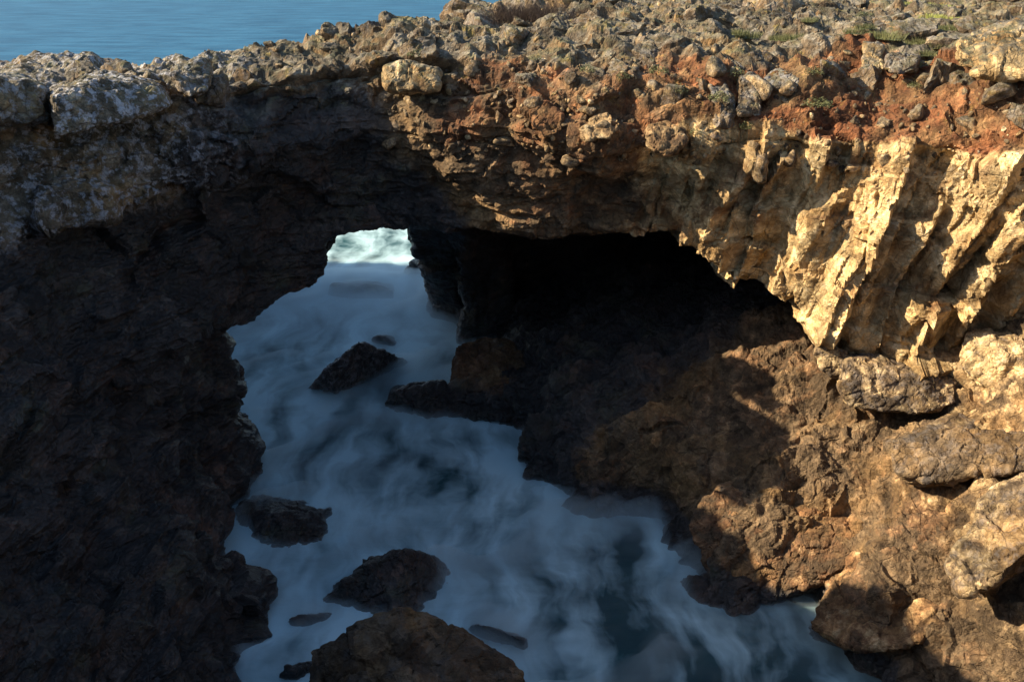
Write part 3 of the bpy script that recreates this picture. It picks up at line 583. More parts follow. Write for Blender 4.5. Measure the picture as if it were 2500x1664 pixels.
# ------------------------------------------------------------------ rock relief
def relief(co, f, kind, scale=1.0, amp=1.0, it=4):
    """displaces a refined cage; returns new coordinates and the region weights"""
    n = smooth_normals(normals(co, f), f, it)
    x, y, z = co.T
    reg = np.zeros((len(co), 4), np.float32)
    jit = fbm(co / 2.2, 3, ch=1)
    jit2 = fbm(co / 5.0, 3, ch=2)
    if kind == 'cliff':
        warp = np.stack([fbm(co / 1.6 + 9, 2), fbm(co / 1.6 + 31, 2), fbm(co / 1.6 + 77, 2)], 1) * 0.35
        pc = co + warp
        right = sstep(4.2, 6.2, x + jit * 1.2)
        upper = sstep(15.0, 15.9, z + jit * 0.8)
        pale = right * (1 - upper) * sstep(4.0, 6.0, z) * sstep(60, 50, y)
        pale = np.maximum(pale, sstep(8, 11, x) * sstep(17.2, 18.0, z + jit) * sstep(24, 22, y - x * 0.55) )
        lift = sstep(-5.5, -1.5, x + jit2 * 2)
        soil = lift * (0.52 + 0.48 * sstep(4.5, 8.5, x + jit * 2)) * sstep(13.2, 14.6, z + jit * 1.2) * (1 - sstep(17.2, 18.1, z + jit * 0.9 + 0.08 * (y - 34)))
        soil = np.maximum(soil, 0.42 * sstep(-4, 1, x) * (1 - right) * sstep(10.5, 12.0, z + jit) * (1 - upper))
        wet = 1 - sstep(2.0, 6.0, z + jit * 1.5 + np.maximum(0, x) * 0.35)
        wet = np.maximum(wet, 1.0 * sstep(-1, -5, x + jit2 * 2) * (1 - sstep(11.8, 14.0, z + jit)))  # dark stone spread up the shaded left wall; part of it is painted shade
        wet = np.maximum(wet, 0.75 * sstep(-13.5, -11.5, x + jit) * sstep(-2.5, -6.5, x + 2 * jit2) * (1 - sstep(16.0, 17.0, z + jit)))  # shade painted into the bridge face on top of its dark stone
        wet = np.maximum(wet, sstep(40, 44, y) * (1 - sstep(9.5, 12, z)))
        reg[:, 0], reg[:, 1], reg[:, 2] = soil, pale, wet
        reg[:, 3] = sstep(-9, -12, x + jit2 * 2) * sstep(12.0, 13.0, z) * np.clip(0.55 + 0.9 * jit2, 0, 1)
        lipguard = 1 - 0.8 * (sstep(-13.5, -11, x) * sstep(-2.5, -4.5, x) * sstep(11.6, 10.6, z) * sstep(5.5, 6.5, z))
        d = fbm(co / 4.5, 3) * 0.55 * lipguard * (1 - 0.5 * pale)
        # slanting slabs of the pale cliff
        pc = co + warp * 0.35
        mp, mo = pale > 0.01, pale < 0.99
        lean = 0.14
        u = pc[:, 0] - pc[:, 2] * lean + 0.3 * jit2
        v3 = pc[:, 2] + pc[:, 0] * 0.15
        slab = facet(np.stack([u / 1.25, pc[:, 1] / 3.4, v3 / 5.0], 1), 0.32, 0.9, (0, 0, 0), mp, 1.8) * 0.70
        slab += facet(np.stack([u / 0.7 + .2 * jit, pc[:, 1] / 1.6, v3 / 1.9], 1) + 9.5, 0.36, 0.9, (0, 0, 0), mp, 1.5) * 0.58
        slab += facet(np.stack([u / 0.28, pc[:, 1] / 0.7, v3 / 0.9], 1) + 4.5, 0.5, 0.9, (0, 0, 0), mp, 1.8) * 0.15
        q2 = np.stack([u / 0.9, pc[:, 1] / 1.8, v3 / 1.5], 1)
        F1, F2, cid, off = voronoi_at(q2 + 5.5, mp)
        slab += (cid[:, 0] - 0.5) * 0.46 * sstep(0.2, 0.3, cid[:, 2])
        st = (z + 0.22 * x + 0.6 * jit2 + 0.25 * jit) / 1.9
        slab += ((st - np.floor(st)) - 0.5) * 0.24
        slab *= 1 - 0.4 * sstep(-0.25, -0.6, n[:, 2])
        pc = co + warp
        # broken conglomerate and ledges elsewhere
        lump = facet(pc / np.array([2.3, 2.3, 1.4], np.float32), 0.6, 0.8, (0, 0, 0), mo) * 0.95
        lump += facet(pc / np.array([0.95, 0.95, 0.6], np.float32) + 3.3, 0.7, 0.8, (0, 0, 0), mo) * 0.45
        F1, F2, cid, off = voronoi_at(pc / np.array([1.2, 1.2, 0.7], np.float32) + 8.1, mo)
        lump += (cid[:, 0] - 0.5) * 0.34 * sstep(0.3, 0.4, cid[:, 2])
        lump2 = facet(pc / 0.36 + 6.7, 0.8, 0.8, (0, 0, 0), mo) * 0.17
        bed = fbm(np.stack([x / 2.2, y / 2.2, z / 0.34], 1), 3, ridged=True) * 0.16
        gloom = sstep(-6, -9, x) * sstep(13.5, 11.5, z)
        lump += gloom * facet(pc / np.array([4.2, 4.2, 2.8], np.float32) + 5.2, 0.5, 0.9, (0, 0, 0), gloom > 0.01) * 0.9
        other = lump * (0.85 + 0.4 * jit2) * lipguard * (1 + 0.7 * gloom) + lump2 + bed * (1 - upper)
        flat = sstep(0.55, 0.8, n[:, 2]) * sstep(15, 16.5, z)
        deep = sstep(42, 46, y) * sstep(15, 14, z)
        other = other * (1 - 0.45 * flat) * (1 - 0.25 * deep) * (1 + 0.35 * upper)
        other += reg[:, 0] * (1 - flat) * (fbm(co / 0.6, 4, ridged=True) * 0.13 + fbm(co / 0.9 + 3, 3) * 0.2)
        # low broken ledges across the clifftop
        st = (z * 0 + x * 0.25 + y * 0.9 + jit2 * 3.0) / 2.3
        other += flat * (facet(pc / 0.8 + 1.7, 0.8, 0.7, (0, 0, 0), flat > 0.01) * 0.35 + (st - np.floor(st)) ** 2 * 0.35 + fbm(co / 0.7, 4, ridged=True) * 0.16 + fbm(co / 2.0, 3, ch=1) * 0.35)
        d = d * (1 - 0.5 * flat) + pale * slab + (1 - pale) * other
        d += fbm(co / 0.30, 3, ridged=True) * 0.055 * (1 - 0.5 * pale)
    elif kind == 'shelf':
        warp = np.stack([fbm(co / 1.2 + 9, 2), fbm(co / 1.2 + 31, 2), fbm(co / 1.2 + 77, 2)], 1) * 0.4
        pc = co + warp
        wet = 1 - sstep(0.3, 1.6, z + jit * 0.7 - 0.1 * np.maximum(y - 36, 0))
        wet = np.maximum(wet, sstep(29.5, 34, y - x * 0.6 + jit * 2))  # painted shade: darkens the shelf where the cast shadow lies
        reg[:, 2] = np.clip(wet, 0, 1)
        reg[:, 0] = 0.30 + 0.3 * jit2
        reg[:, 1] = sstep(12.5, 15, x + jit * 1.5) * 0.15 + 0.2 + 0.2 * jit2
        d = fbm(co / 3.2, 3) * 0.5
        q = np.stack([(pc[:, 0] * 0.8 + pc[:, 1] * 0.6) / 2.2, (pc[:, 1] * 0.8 - pc[:, 0] * 0.6) / 1.3, pc[:, 2] / 1.4], 1)
        d += facet(q, 0.6, 0.8) * 0.75
        # tilted beds breaking into low ledges
        st = (y * 0.72 - x * 0.42 + z * 0.75 + 0.7 * jit2 + 0.3 * jit) / 1.25
        fr = st - np.floor(st)
        d += (fr ** 1.6 * 0.42 - 0.16) * (0.6 + 0.8 * vnoise(co / 2.5 + 3, 1)) * sstep(0.9, 2.2, z)
        F1, F2, cid, off = voronoi(q * 1.3 + 4.4)
        d += (cid[:, 0] - 0.5) * 0.34 * sstep(0.3, 0.4, cid[:, 2])
        d += facet(pc / np.array([0.8, 0.65, 0.6], np.float32) + 2.2, 0.8, 0.8) * 0.38
        d += facet(pc / 0.33 + 7.1, 0.9, 0.8) * 0.15
        d += fbm(co / 0.75, 4, ridged=True) * 0.12 + fbm(co / 0.25, 3, ridged=True) * 0.06
    else:
        pc = co + np.stack([fbm(co / 0.9 + 9, 2), fbm(co / 0.9 + 31, 2), fbm(co / 0.9 + 77, 2)], 1) * 0.22
        d = fbm(co / (1.6 * scale), 3) * 0.11 * scale
        F1, F2, cid, off = voronoi(pc / (0.8 * scale))
        if kind == 'smooth':
            d += facet(pc / (1.1 * scale), 0.6, 0.6) * 0.25 * scale + facet(pc / (0.4 * scale) + 3, 0.8, 0.6) * 0.06 * scale
        else:
            d += (facet(pc / (1.1 * scale), 0.4, 0.8) * 0.30 + (cid[:, 0] - 0.5) * 0.14 - 0.05 * sstep(0.07, 0.0, F2 - F1)) * scale
            d += (facet(pc / (0.38 * scale) + 2.2, 0.8, 0.8) * 0.17 + fbm(co / 0.5, 3, ridged=True) * 0.04) * scale
        d += fbm(co / 0.22, 3, ridged=True) * 0.03
    out = co + n * (d * amp)[:, None]
    return out, reg



# ------------------------------------------------------------------ cliffs
g = Cage()
g.loft(BRIDGE)
g.rings(LEFT, LEFT_BACK)
g.rings(HIDDEN_SHADE_MASS)
g.rings(ADDED_SHADE_RIM)
g.rings(PIER)
g.rings(RIB)
co, f = g.refine(0.34, 2, True)
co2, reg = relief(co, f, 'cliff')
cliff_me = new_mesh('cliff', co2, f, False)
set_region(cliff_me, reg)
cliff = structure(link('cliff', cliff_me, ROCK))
cliff_co, cliff_f = co2, f

g = Cage()
g.rings(SHELF, SHELF_BACK)
co, f = g.refine(0.28, 2, True)
co2, reg = relief(co, f, 'shelf')
shelf_me = new_mesh('rock_shelf', co2, f, False)
set_region(shelf_me, reg)
shelf = structure(link('rock_shelf', shelf_me, ROCK))
shelf_co, shelf_f = co2, f

g = Cage()
g.rings(NEAR)
co, f = g.refine(0.8, 0)
co2, reg = relief(co, f, 'block', 2.0)
reg[:, 0] = 0.4
near_me = new_mesh('near_bank', co2, f)
set_region(near_me, reg)
structure(link('near_bank', near_me, ROCK))
print('fine quads', 'cliff', len(cliff_f), 'shelf', len(shelf_f))

# ------------------------------------------------------------------ single boulders
def boulder(key, name, label, cat, region, kind='block', scale=1.0, voxel=0.13, levels=1, amp=1.0, group=None):
    g = Cage()
    g.hull(HULLS[key])
    co, f = g.refine(voxel, levels)
    co2, _ = relief(co, f, kind, scale, amp, 3)
    base = np.array([co2[:, 0].mean(), co2[:, 1].mean(), co2[:, 2].min()], np.float32)
    me = new_mesh(name, co2 - base, f, kind == 'smooth')
    reg = np.tile(np.array(region, np.float32), (len(co2), 1))
    if key in WET_FOOT:
        reg[:, 2] = np.maximum(reg[:, 2], 1 - sstep(0.2, WET_FOOT[key], co2[:, 2]))
    set_region(me, reg)
    o = link(name, me, ROCK)
    o.location = base - np.array([0, 0, SINK.get(key, 0)], np.float32)
    tag(o, label, cat, group)
    return o
SINK = {'mid_wash': .75, 'wash_rock': .35, 'far_wash': .35, 'veiled_rock': .2, 'pyramid_rock': -.5}
WET_FOOT = {'tip_boulder': 2.6, 'front_rock': 1.2, 'cracked_hump': 1.2, 'ochre_hump': 1.0}
for args in [
    ('pale_slab', 'boulder', 'big pale squared slab with white lichen jutting from the dark cliff edge', 'boulder', (0, .3, 0, 1), 'block', .45),
    ('lichen_block', 'boulder', 'upright rounded block covered in yellow lichen on the narrow cliff edge', 'boulder', (.2, .2, 0, .5), 'block', .8),
    ('edge_block', 'boulder', 'dark mossy block beside the crack next to the pale slab', 'boulder', (0, .1, .25, .6), 'block', .9),
    ('yellow_block', 'boulder', 'yellowish squared block set in the dark face above the sea gap', 'boulder', (.3, .5, 0, 0), 'block', .8),
    ('pyramid_rock', 'rock', 'pointed black wedge of rock standing alone in the misty water', 'rock', (0, 0, 1, .3), 'block', .45),  # last weight paints pale streaks in place of wet highlights
    ('low_rock', 'rock', 'low wet black rock at the foot of the big brown boulder', 'rock', (0, 0, 1, 0), 'block', .9),
    ('tip_boulder', 'boulder', 'tall rounded brown boulder at the seaward tip of the shelf', 'boulder', (.55, 0, .40, 0), 'block', 1.6),
    ('wall_rock', 'rock', 'rugged dark rock in the foam close to the shaded wall', 'rock', (0, 0, 1, 0), 'block', .8),
    ('peaked_rock', 'rock', 'peaked brown rock with wet flanks behind the fractured foreground rock', 'rock', (.15, 0, .75, 0), 'block', 1.0),
    ('front_rock', 'boulder', 'large fractured brown rock rising from the water at the bottom edge', 'boulder', (.15, .2, .40, 0), 'block', 1.2, .14),
    ('small_front', 'rock', 'small dark rock poking from white foam by the bottom edge', 'rock', (0, 0, 1, 0), 'block', .5, .08),
    ('veiled_rock', 'rock', 'round rock veiled by foam left of the peaked brown rock', 'rock', (0, 0, .8, 0), 'smooth', .6, .1),
    ('wash_rock', 'rock', 'low reddish rock awash right of the fractured foreground rock', 'rock', (.2, 0, .8, 0), 'smooth', .8, .1),
    ('nook_rock', 'rock', 'small rounded rock tucked against the shaded wall above the veiled rock', 'rock', (0, 0, .9, 0), 'smooth', .6, .08),
    ('far_wash', 'rock', 'broad flat rock awash in blue mist seen through the gap', 'rock', (0, 0, .9, 0), 'smooth', 1.0, .2),
    ('mid_wash', 'rock', 'faint angular rock awash behind the pointed black wedge', 'rock', (0, 0, .9, 0), 'smooth', .6, .12),
    ('spray_rock', 'rock', 'far pointed rock in spray at the right side of the gap', 'rock', (0, 0, .9, 0), 'block', .6, .12),
    ('ledge_block', 'boulder', 'long fluted block lying directly under the sunlit cliff', 'boulder', (.1, .38, 0, .12), 'block', .8, .10),
    ('end_block', 'boulder', 'big pale squared block under the overhang at the right edge', 'boulder', (.1, .55, 0, .12), 'block', .75, .10),
    ('wedge_block', 'boulder', 'short upright block wedged between the cave mouth and the fluted block', 'boulder', (.1, .45, 0, .12), 'block', .6),
    ('smooth_slab', 'boulder', 'smooth lens-shaped slab lying below the long fluted block', 'boulder', (.1, .40, 0, .12), 'smooth', .5, .1),
    ('fluted_block', 'boulder', 'grey grooved boulder below the smooth lens-shaped slab', 'boulder', (.1, .15, .1, .12), 'block', .9, .10),
    ('cracked_hump', 'boulder', 'rounded brown hump with a net of cracks crossed by the shadow edge', 'boulder', (.45, .28, .0, 0), 'block', 1.0, .15),
    ('ochre_hump', 'boulder', 'ochre rounded rock beside the narrow inlet of foam', 'boulder', (.55, .4, 0, 0), 'block', .9, .14),
    ('grey_ridge', 'boulder', 'pale grey ridge of rock at the right edge of the shelf', 'boulder', (.05, .4, 0, .12), 'block', 1.2, .14),
    ('grey_pillar', 'boulder', 'grey upright stone set in red earth, left of a mossy twin', 'boulder', (0, .2, 0, .3), 'block', .6, .09),
    ('mossy_pillar', 'boulder', 'dark mossy upright stone set in red earth beside a grey twin', 'boulder', (0, 0, .3, .2), 'block', .6, .09),
    ('flat_slab', 'boulder', 'flat grey slab lying over a hollow of red earth', 'boulder', (0, .2, 0, .4), 'block', .6, .09),
    ('hanging_crag', 'boulder', 'ochre crag hanging over the middle of the arch', 'boulder', (.7, .2, 0, 0), 'block', .8, .09),
    ('jutting_crag', 'boulder', 'knobbly pale crag jutting right of the ochre hanging crag', 'boulder', (.5, .5, 0, 0), 'block', .8, .09),
    ('overhang_crag', 'boulder', 'tan crag overhanging the shaded cave roof', 'boulder', (.5, .4, 0, 0), 'block', .8, .09),
    ('dark_block', 'boulder', 'dark squared stone under a grass tuft on the slope rim', 'boulder', (0, .1, .2, .2), 'block', .5, .09),
    ('split_block', 'boulder', 'tall pale stone split in two on the slope rim', 'boulder', (0, .6, 0, .2), 'block', .6, .09),
    ('bright_crag', 'boulder', 'bright cream crag on the rim at the upper right edge', 'boulder', (0, .9, 0, 0), 'block', 1.0, .13),
    ('brown_cube', 'boulder', 'brown cube-shaped stone standing alone among the clifftop grass', 'boulder', (.2, .3, 0, .1), 'block', .5, .09),
]:
    boulder(*args)
#@MORE
# ------------------------------------------------------------------ sea
def make_sea():
    t = NT('sea_water')
    pos = t.n('NewGeometry').outputs['Position']
    sx = t.n('SeparateXYZ', {0: pos})
    X, Y = sx.outputs[0], sx.outputs[1]
    wn_ = t.n('TexNoise', {'Vector': pos, 'Scale': 0.16, 'Detail': 4.0, 'Roughness': 0.5})
    wv = t.n('VectorMath', {0: pos, 1: t.n('VectorMath', {0: wn_.outputs['Color'], 1: (4.8, 4.8, 0)}, operation='MULTIPLY').outputs[0]}, operation='ADD').outputs[0]
    st = t.n('Mapping', {'Vector': wv, 'Rotation': (0, 0, math.radians(28)), 'Scale': (0.8, 0.2, 1)}).outputs[0]
    fo = t.math('ADD', t.math('MULTIPLY', t.noise(st, 0.9, 5, 0.5, 0.0), 0.65), t.math('MULTIPLY', t.noise(wv, 0.4, 4, 0.55), 0.35))
    surf = t.rng(Y, 135, 85)
    calm = t.math('MULTIPLY', t.rng(X, 0.0, 5.0), t.rng(Y, 33, 26))
    fo = t.math('SUBTRACT', fo, t.math('MULTIPLY', calm, 0.12))
    col_ = t.n('Attribute', attribute_name='collar').outputs['Fac']
    fo = t.math('ADD', fo, t.math('MULTIPLY', col_, 0.10))
    foam = t.math('MULTIPLY', t.rng(fo, 0.38, 0.63), surf)
    deep = t.mix(surf, (0.008, 0.060, 0.122, 1), (0.006, 0.050, 0.058, 1))
    wvf = t.n('Mapping', {'Vector': pos, 'Scale': (0.07, 0.26, 1)}).outputs[0]
    deep = t.mix(t.rng(t.noise(wvf, 1.0, 8, 0.72), 0.40, 0.60, 0, 1.0), deep, t.mix(surf, (0.024, 0.112, 0.20, 1), (0.02, 0.05, 0.06, 1)))
    col = t.mix(foam, deep, (0.46, 0.66, 0.71, 1))
    wa = t.n('Mapping', {'Vector': pos, 'Scale': (0.06, 0.22, 1)}).outputs[0]
    h = t.math('ADD', t.noise(wa, 1.0, 7, 0.6), t.math('MULTIPLY', fo, 0.5))
    bp = t.n('Bump', {'Strength': 0.35, 'Distance': 0.5, 'Height': h})
    b = t.n('BsdfPrincipled', {'Base Color': col, 'Roughness': t.rng(foam, 0, 1, 0.4, 0.8), 'Normal': bp.outputs[0], 'IOR': 1.33, 'Specular IOR Level': 0.06})
    t.put(t.out.inputs[0], b.outputs[0])
    return t.mat

gx = np.concatenate([[-9000, -2500, -700, -200], np.arange(-60, 40.1, 0.5), [160, 600, 2500, 9000]])
gy = np.concatenate([[-400, -60], np.arange(0, 90.1, 0.5), [110, 150, 240, 500, 1200, 3500, 12000]])
MX, MY = np.meshgrid(gx, gy, indexing='ij')
P3 = np.stack([MX.ravel(), MY.ravel(), np.zeros(MX.size)], 1).astype(np.float32)
P3[:, 2] = fbm(P3 / np.array([3.5, 2.4, 1], np.float32), 3) * 0.12 * ((MX.ravel() > -61) & (MX.ravel() < 41) & (MY.ravel() >= 0) & (MY.ravel() < 91))
ii = np.arange(MX.size).reshape(MX.shape)
fq = np.stack([ii[:-1, :-1].ravel(), ii[1:, :-1].ravel(), ii[1:, 1:].ravel(), ii[:-1, 1:].ravel()], 1)
from mathutils.kdtree import KDTree
near = [o for o in COL.objects if o.get('category') == 'rock' or o.name.startswith('boulder')]
pts = [cliff_co[np.abs(cliff_co[:, 2]) < .25], shelf_co[np.abs(shelf_co[:, 2]) < .25]]
for o in near:
    c = np.empty(len(o.data.vertices) * 3, np.float32)
    o.data.vertices.foreach_get('co', c)
    c = c.reshape(-1, 3) + np.array(o.location, np.float32)
    pts.append(c[np.abs(c[:, 2] - .1) < .25])
pts = np.concatenate(pts)[::4]
kd = KDTree(len(pts))
for i, p in enumerate(pts):
    kd.insert((float(p[0]), float(p[1]), 0), i)
kd.balance()
def shore(q):
    return np.array([kd.find((float(p[0]), float(p[1]), 0))[2] for p in q], np.float32)
sea_me = new_mesh('sea', P3, fq)
collar = np.zeros(len(P3), np.float32)
inn = (np.abs(P3[:, 0]) < 25) & (P3[:, 1] > 8) & (P3[:, 1] < 70)
collar[inn] = np.exp(-(shore(P3[inn]) / 1.3) ** 2)
sea_me.attributes.new('collar', 'FLOAT', 'POINT').data.foreach_set('value', collar)
sea = structure(link('sea', sea_me, make_sea()))

# low bank of spray and mist over the surf: a closed cushion filled with a pale volume
def make_mist():
    t = NT('surf_mist')
    v = t.n('VolumePrincipled', {'Color': (0.78, 0.93, 0.97, 1), 'Density': 0.8, 'Anisotropy': 0.1})
    t.put(t.out.inputs['Volume'], v.outputs[0])
    return t.mat
gx = np.arange(-19, 13.1, 0.4)
gy = np.arange(9, 66.1, 0.4)
MX, MY = np.meshgrid(gx, gy, indexing='ij')
q = np.stack([MX.ravel(), MY.ravel(), np.zeros(MX.size)], 1).astype(np.float32)
wq = q + np.stack([fbm(q / 4, 3), fbm(q / 4 + 40, 3), q[:, 2]], 1) * 2.0
h = fbm(np.stack([(wq[:, 0] * .8 + wq[:, 1] * .6) / 5.5, (wq[:, 1] * .8 - wq[:, 0] * .6) / 1.8, wq[:, 2]], 1), 4)
h = 0.05 + 0.95 * np.clip(h + 0.02, 0, 1) ** 1.2 + 0.12 * sstep(38, 48, q[:, 1]) + 0.55 * sstep(47, 56, q[:, 1])
dist = shore(q)
h = h + (0.06 + 0.34 * np.clip(fbm(q / 2.6 + 7, 3) + .25, 0, 1)) * np.exp(-(dist / 0.8) ** 2)
edge = np.minimum(np.minimum(q[:, 0] + 19, 13 - q[:, 0]), np.minimum(q[:, 1] - 9, 66 - q[:, 1]))
for o in near:
    if o['label'].find('awash') >= 0 or o['label'].find('veiled') >= 0:
        c = np.array([v.co[:] for v in o.data.vertices], np.float32) + np.array(o.location, np.float32)
        c = c[c[:, 2] > 0]
        if len(c):
            m = c.mean(0)
            rad = max(0.9, float(np.ptp(c[:, 0])) * 0.62)
            h = np.maximum(h, float(c[:, 2].max()) * 1.2 * np.exp(-(np.hypot(q[:, 0] - m[0], q[:, 1] - m[1]) / rad) ** 2))
h *= sstep(0, 3, edge) * sstep(66, 57, q[:, 1])
top = q.copy()
top[:, 2] = h + 0.02
bot = q.copy()
bot[:, 2] = -0.4
ii = np.arange(MX.size).reshape(MX.shape)
up = np.stack([ii[:-1, :-1].ravel(), ii[1:, :-1].ravel(), ii[1:, 1:].ravel(), ii[:-1, 1:].ravel()], 1)
dn = up[:, ::-1] + MX.size
rim = np.concatenate([ii[:, 0], ii[-1, 1:], ii[-2::-1, -1], ii[0, -2:0:-1]])
nx = np.roll(rim, -1)
side = np.stack([nx, rim, rim + MX.size, nx + MX.size], 1)
mist = structure(link('surf_mist', new_mesh('surf_mist', np.concatenate([top, bot]), np.concatenate([up, dn, side])), make_mist()), 'stuff')
# ------------------------------------------------------------------ stones set in the clifftop and the earth slope (parts of the cliff)
rng = random.Random(11)
fine_n = normals(cliff_co, cliff_f)

def top_z(x, y, r=0.25, src=None):
    c = cliff_co if src is None else src
    m = (np.abs(c[:, 0] - x) < r) & (np.abs(c[:, 1] - y) < r)
    return float(c[m, 2].max()) if m.any() else 17.5

def stone_mesh(seed, region, flat=1.0, sub=4, groove=0.0, npl=10, lo=0.38):
    r = np.random.RandomState(seed)
    bm = bmesh.new()
    bmesh.ops.create_icosphere(bm, subdivisions=sub, radius=1)
    d = np.array([v.co[:] for v in bm.verts], np.float32)
    fc = np.array([[v.index for v in fa.verts] for fa in bm.faces], np.int32)
    bm.free()
    pl = r.normal(size=(npl, 3))
    pl /= np.linalg.norm(pl, axis=1, keepdims=True)
    h = r.uniform(lo, 0.95, npl)
    dots = d @ pl.T
    rad = np.where(dots > 0.05, h / np.maximum(dots, 0.05), 9).min(1)
    rad = np.minimum(rad, 1.15)
    co = d * rad[:, None]
    off = r.uniform(0, 40, 3)
    co = co * (1 + 0.12 * fbm(co * 1.3 + off, 3) + 0.13 * fbm(co * 3.1 + off, 4, ridged=True))[:, None]
    if groove:
        co[:, 2] += groove * fbm(np.stack([co[:, 0] * 3.5 + off[0], co[:, 1] * 1.2, co[:, 2] * 0], 1), 3, ridged=True) * (co[:, 2] > 0)
    co[:, 2] *= flat
    me = new_mesh('stone', co.astype(np.float32), fc, sub < 4)
    set_region(me, region)
    me.materials.append(ROCK)
    return me

CLINT = [stone_mesh(100 + k, (.1, .25, 0, .15), 0.8, 4, 0.15) for k in range(12)]
SLOPE = [stone_mesh(200 + k, (.35, .45, 0, .15), 0.8, 3) for k in range(10)]
DARKS = [stone_mesh(300 + k, (.1, 0, .9, .0), 0.85, 3) for k in range(8)]

def pick(mask, count, size, gap, seed):
    """random spots on the cliff skin that keep their distance; size(x, y, z) gives a radius"""
    r = np.random.RandomState(seed)
    idx = np.nonzero(mask)[0]
    r.shuffle(idx)
    got, P, R = [], np.zeros((0, 3), np.float32), np.zeros(0)
    for i in idx[:40000]:
        p = cliff_co[i]
        s = size(p, r)
        if len(P) and (np.linalg.norm(P - p, axis=1) < (R + s) * gap).any():
            continue
        got.append((p, s, fine_n[i]))
        P = np.vstack([P, p])
        R = np.append(R, s)
        if len(got) >= count:
            break
    return got

X, Y, Z = cliff_co.T
inview = (np.abs(X) < 2 + 0.56 * np.hypot(Y, Z - 22)) & (Y > 20) & (Y < 60)
topm = (Z > 16.4) & (fine_n[:, 2] > 0.35) & inview
skyline = topm & (X < 4) & (Y > 36 + 0.28 * (X + 16)) & (X > -22)
brow = topm & ~skyline & (Y < 43)
stones = []
for p, s, n in pick(skyline, 62, lambda p, r: 0.2 + 0.36 * r.rand() ** 1.3, 0.66, 31):
    stones.append((CLINT, p, s, None, -0.4))
for p, s, n in pick(brow, 95, lambda p, r: (0.25 + 0.6 * r.rand() ** 1.5) * (1 + 0.2 * (p[0] > 5)), 0.68, 2):
    stones.append((CLINT, p, s, None, -0.45))
for p, s, n in pick(topm & (Y >= 43) & (X > -3), 45, lambda p, r: r.uniform(0.5, 1.5), 0.7, 3):
    stones.append((CLINT, p, s, None, -0.4))
slope = (Z > 14.2) & (Z < 17.4) & inview & (X > -5) & (fine_n[:, 1] < -0.1)
for p, s, n in pick(slope, 75, lambda p, r: 0.12 + 0.42 * r.rand() ** 2, 0.9, 4):
    stones.append((SLOPE, p, s, None, 0.1))
wall = (Z > 1.5) & (Z < 15) & inview & (X < -6) & (fine_n[:, 1] < 0.3)
for p, s, n in pick(wall, 20, lambda p, r: 0.2 + 0.45 * r.rand() ** 2, 1.3, 5):
    stones.append((DARKS, p, s, None, -0.8))
for pool, p, s, _, lift in stones[:298]:
    o = bpy.data.objects.new('stone', rng.choice(pool))
    COL.objects.link(o)
    o.parent = cliff
    o.location = (float(p[0]), float(p[1]), float(p[2]) + lift * s * 0.6)
    o.rotation_euler = (rng.uniform(-.35, .35), rng.uniform(-.35, .35), rng.uniform(0, 2 * PI))
    o.scale = (s * rng.uniform(.85, 1.45), s * rng.uniform(.75, 1.1), s * rng.uniform(.8, 1.3))

# small loose rubble, uncountable
def joined(name, bases, spots, region, mat):
    V, F, n0 = [], [], 0
    for p, s in spots:
        b, fc = rng.choice(bases)
        R = np.array(Euler((rng.uniform(0, 6), rng.uniform(0, 6), rng.uniform(0, 6))).to_matrix(), np.float32)
        V.append(b * np.array([s, s * rng.uniform(.6, 1), s * rng.uniform(.5, .9)], np.float32) @ R + p)
        F.append(fc + n0)
        n0 += len(b)
    me = new_mesh(name, np.concatenate(V), np.concatenate(F))
    set_region(me, region)
    return link(name, me, mat)
def base_stone(seed):
    me = stone_mesh(seed, (0, 0, 0, 0), 1, 2)
    co = np.array([v.co[:] for v in me.vertices], np.float32)
    fc = np.array([p.vertices[:] for p in me.polygons], np.int32)
    bpy.data.meshes.remove(me)
    return co, fc
BASES = [base_stone(500 + k) for k in range(8)]
r = np.random.RandomState(9)
def spots(mask, n, a, b):
    idx = r.choice(np.nonzero(mask)[0], n)
    return [(cliff_co[i], float(a + (b - a) * r.rand() ** 2.5)) for i in idx]
rub = joined('rubble', BASES, spots(slope, 900, .03, .17) + spots(topm, 700, .05, .26), (.35, .45, 0, .1), ROCK)
rub.parent = cliff
rub['kind'] = 'stuff'

# ------------------------------------------------------------------ upright teeth on the skyline
def tooth(x, y, w, h, label, seed):
    me = stone_mesh(seed, (.1, .25, 0, .15), 1.0, 4, 0.1)
    o = link('boulder', me, ROCK)
    o.location = (x, y, top_z(x, y) + h * 0.30)
    o.scale = (w * 0.62, w * 0.5, h * 0.66)
    o.rotation_euler = (0, rng.uniform(-.1, .1), rng.uniform(0, 6))
    tag(o, label, 'boulder', 'upright stones along the skyline')
tooth(-2.1, 46.2, 1.1, 0.95, 'knobbly upright stone on the skyline left of the brown thicket', 701)
tooth(-0.5, 46.8, 0.6, 0.8, 'slim short upright stone on the skyline behind the brown thicket', 702)
tooth(0.9, 47.0, 0.75, 1.35, 'tall narrow tooth of stone on the skyline behind the brown thicket', 703)
tooth(2.2, 47.2, 1.6, 1.2, 'broad pale block on the skyline right of the narrow stone tooth', 704)

# ------------------------------------------------------------------ plants
GREEN = plain('plant_green', (0.06, 0.075, 0.022), (0.13, 0.13, 0.045), 3, 0.7, 0)
LIME = plain('plant_lime', (0.13, 0.15, 0.03), (0.24, 0.25, 0.06), 3, 0.7, 0)
TWIG = plain('dry_twig', (0.05, 0.032, 0.021), (0.11, 0.072, 0.048), 3, 0.85, 0)

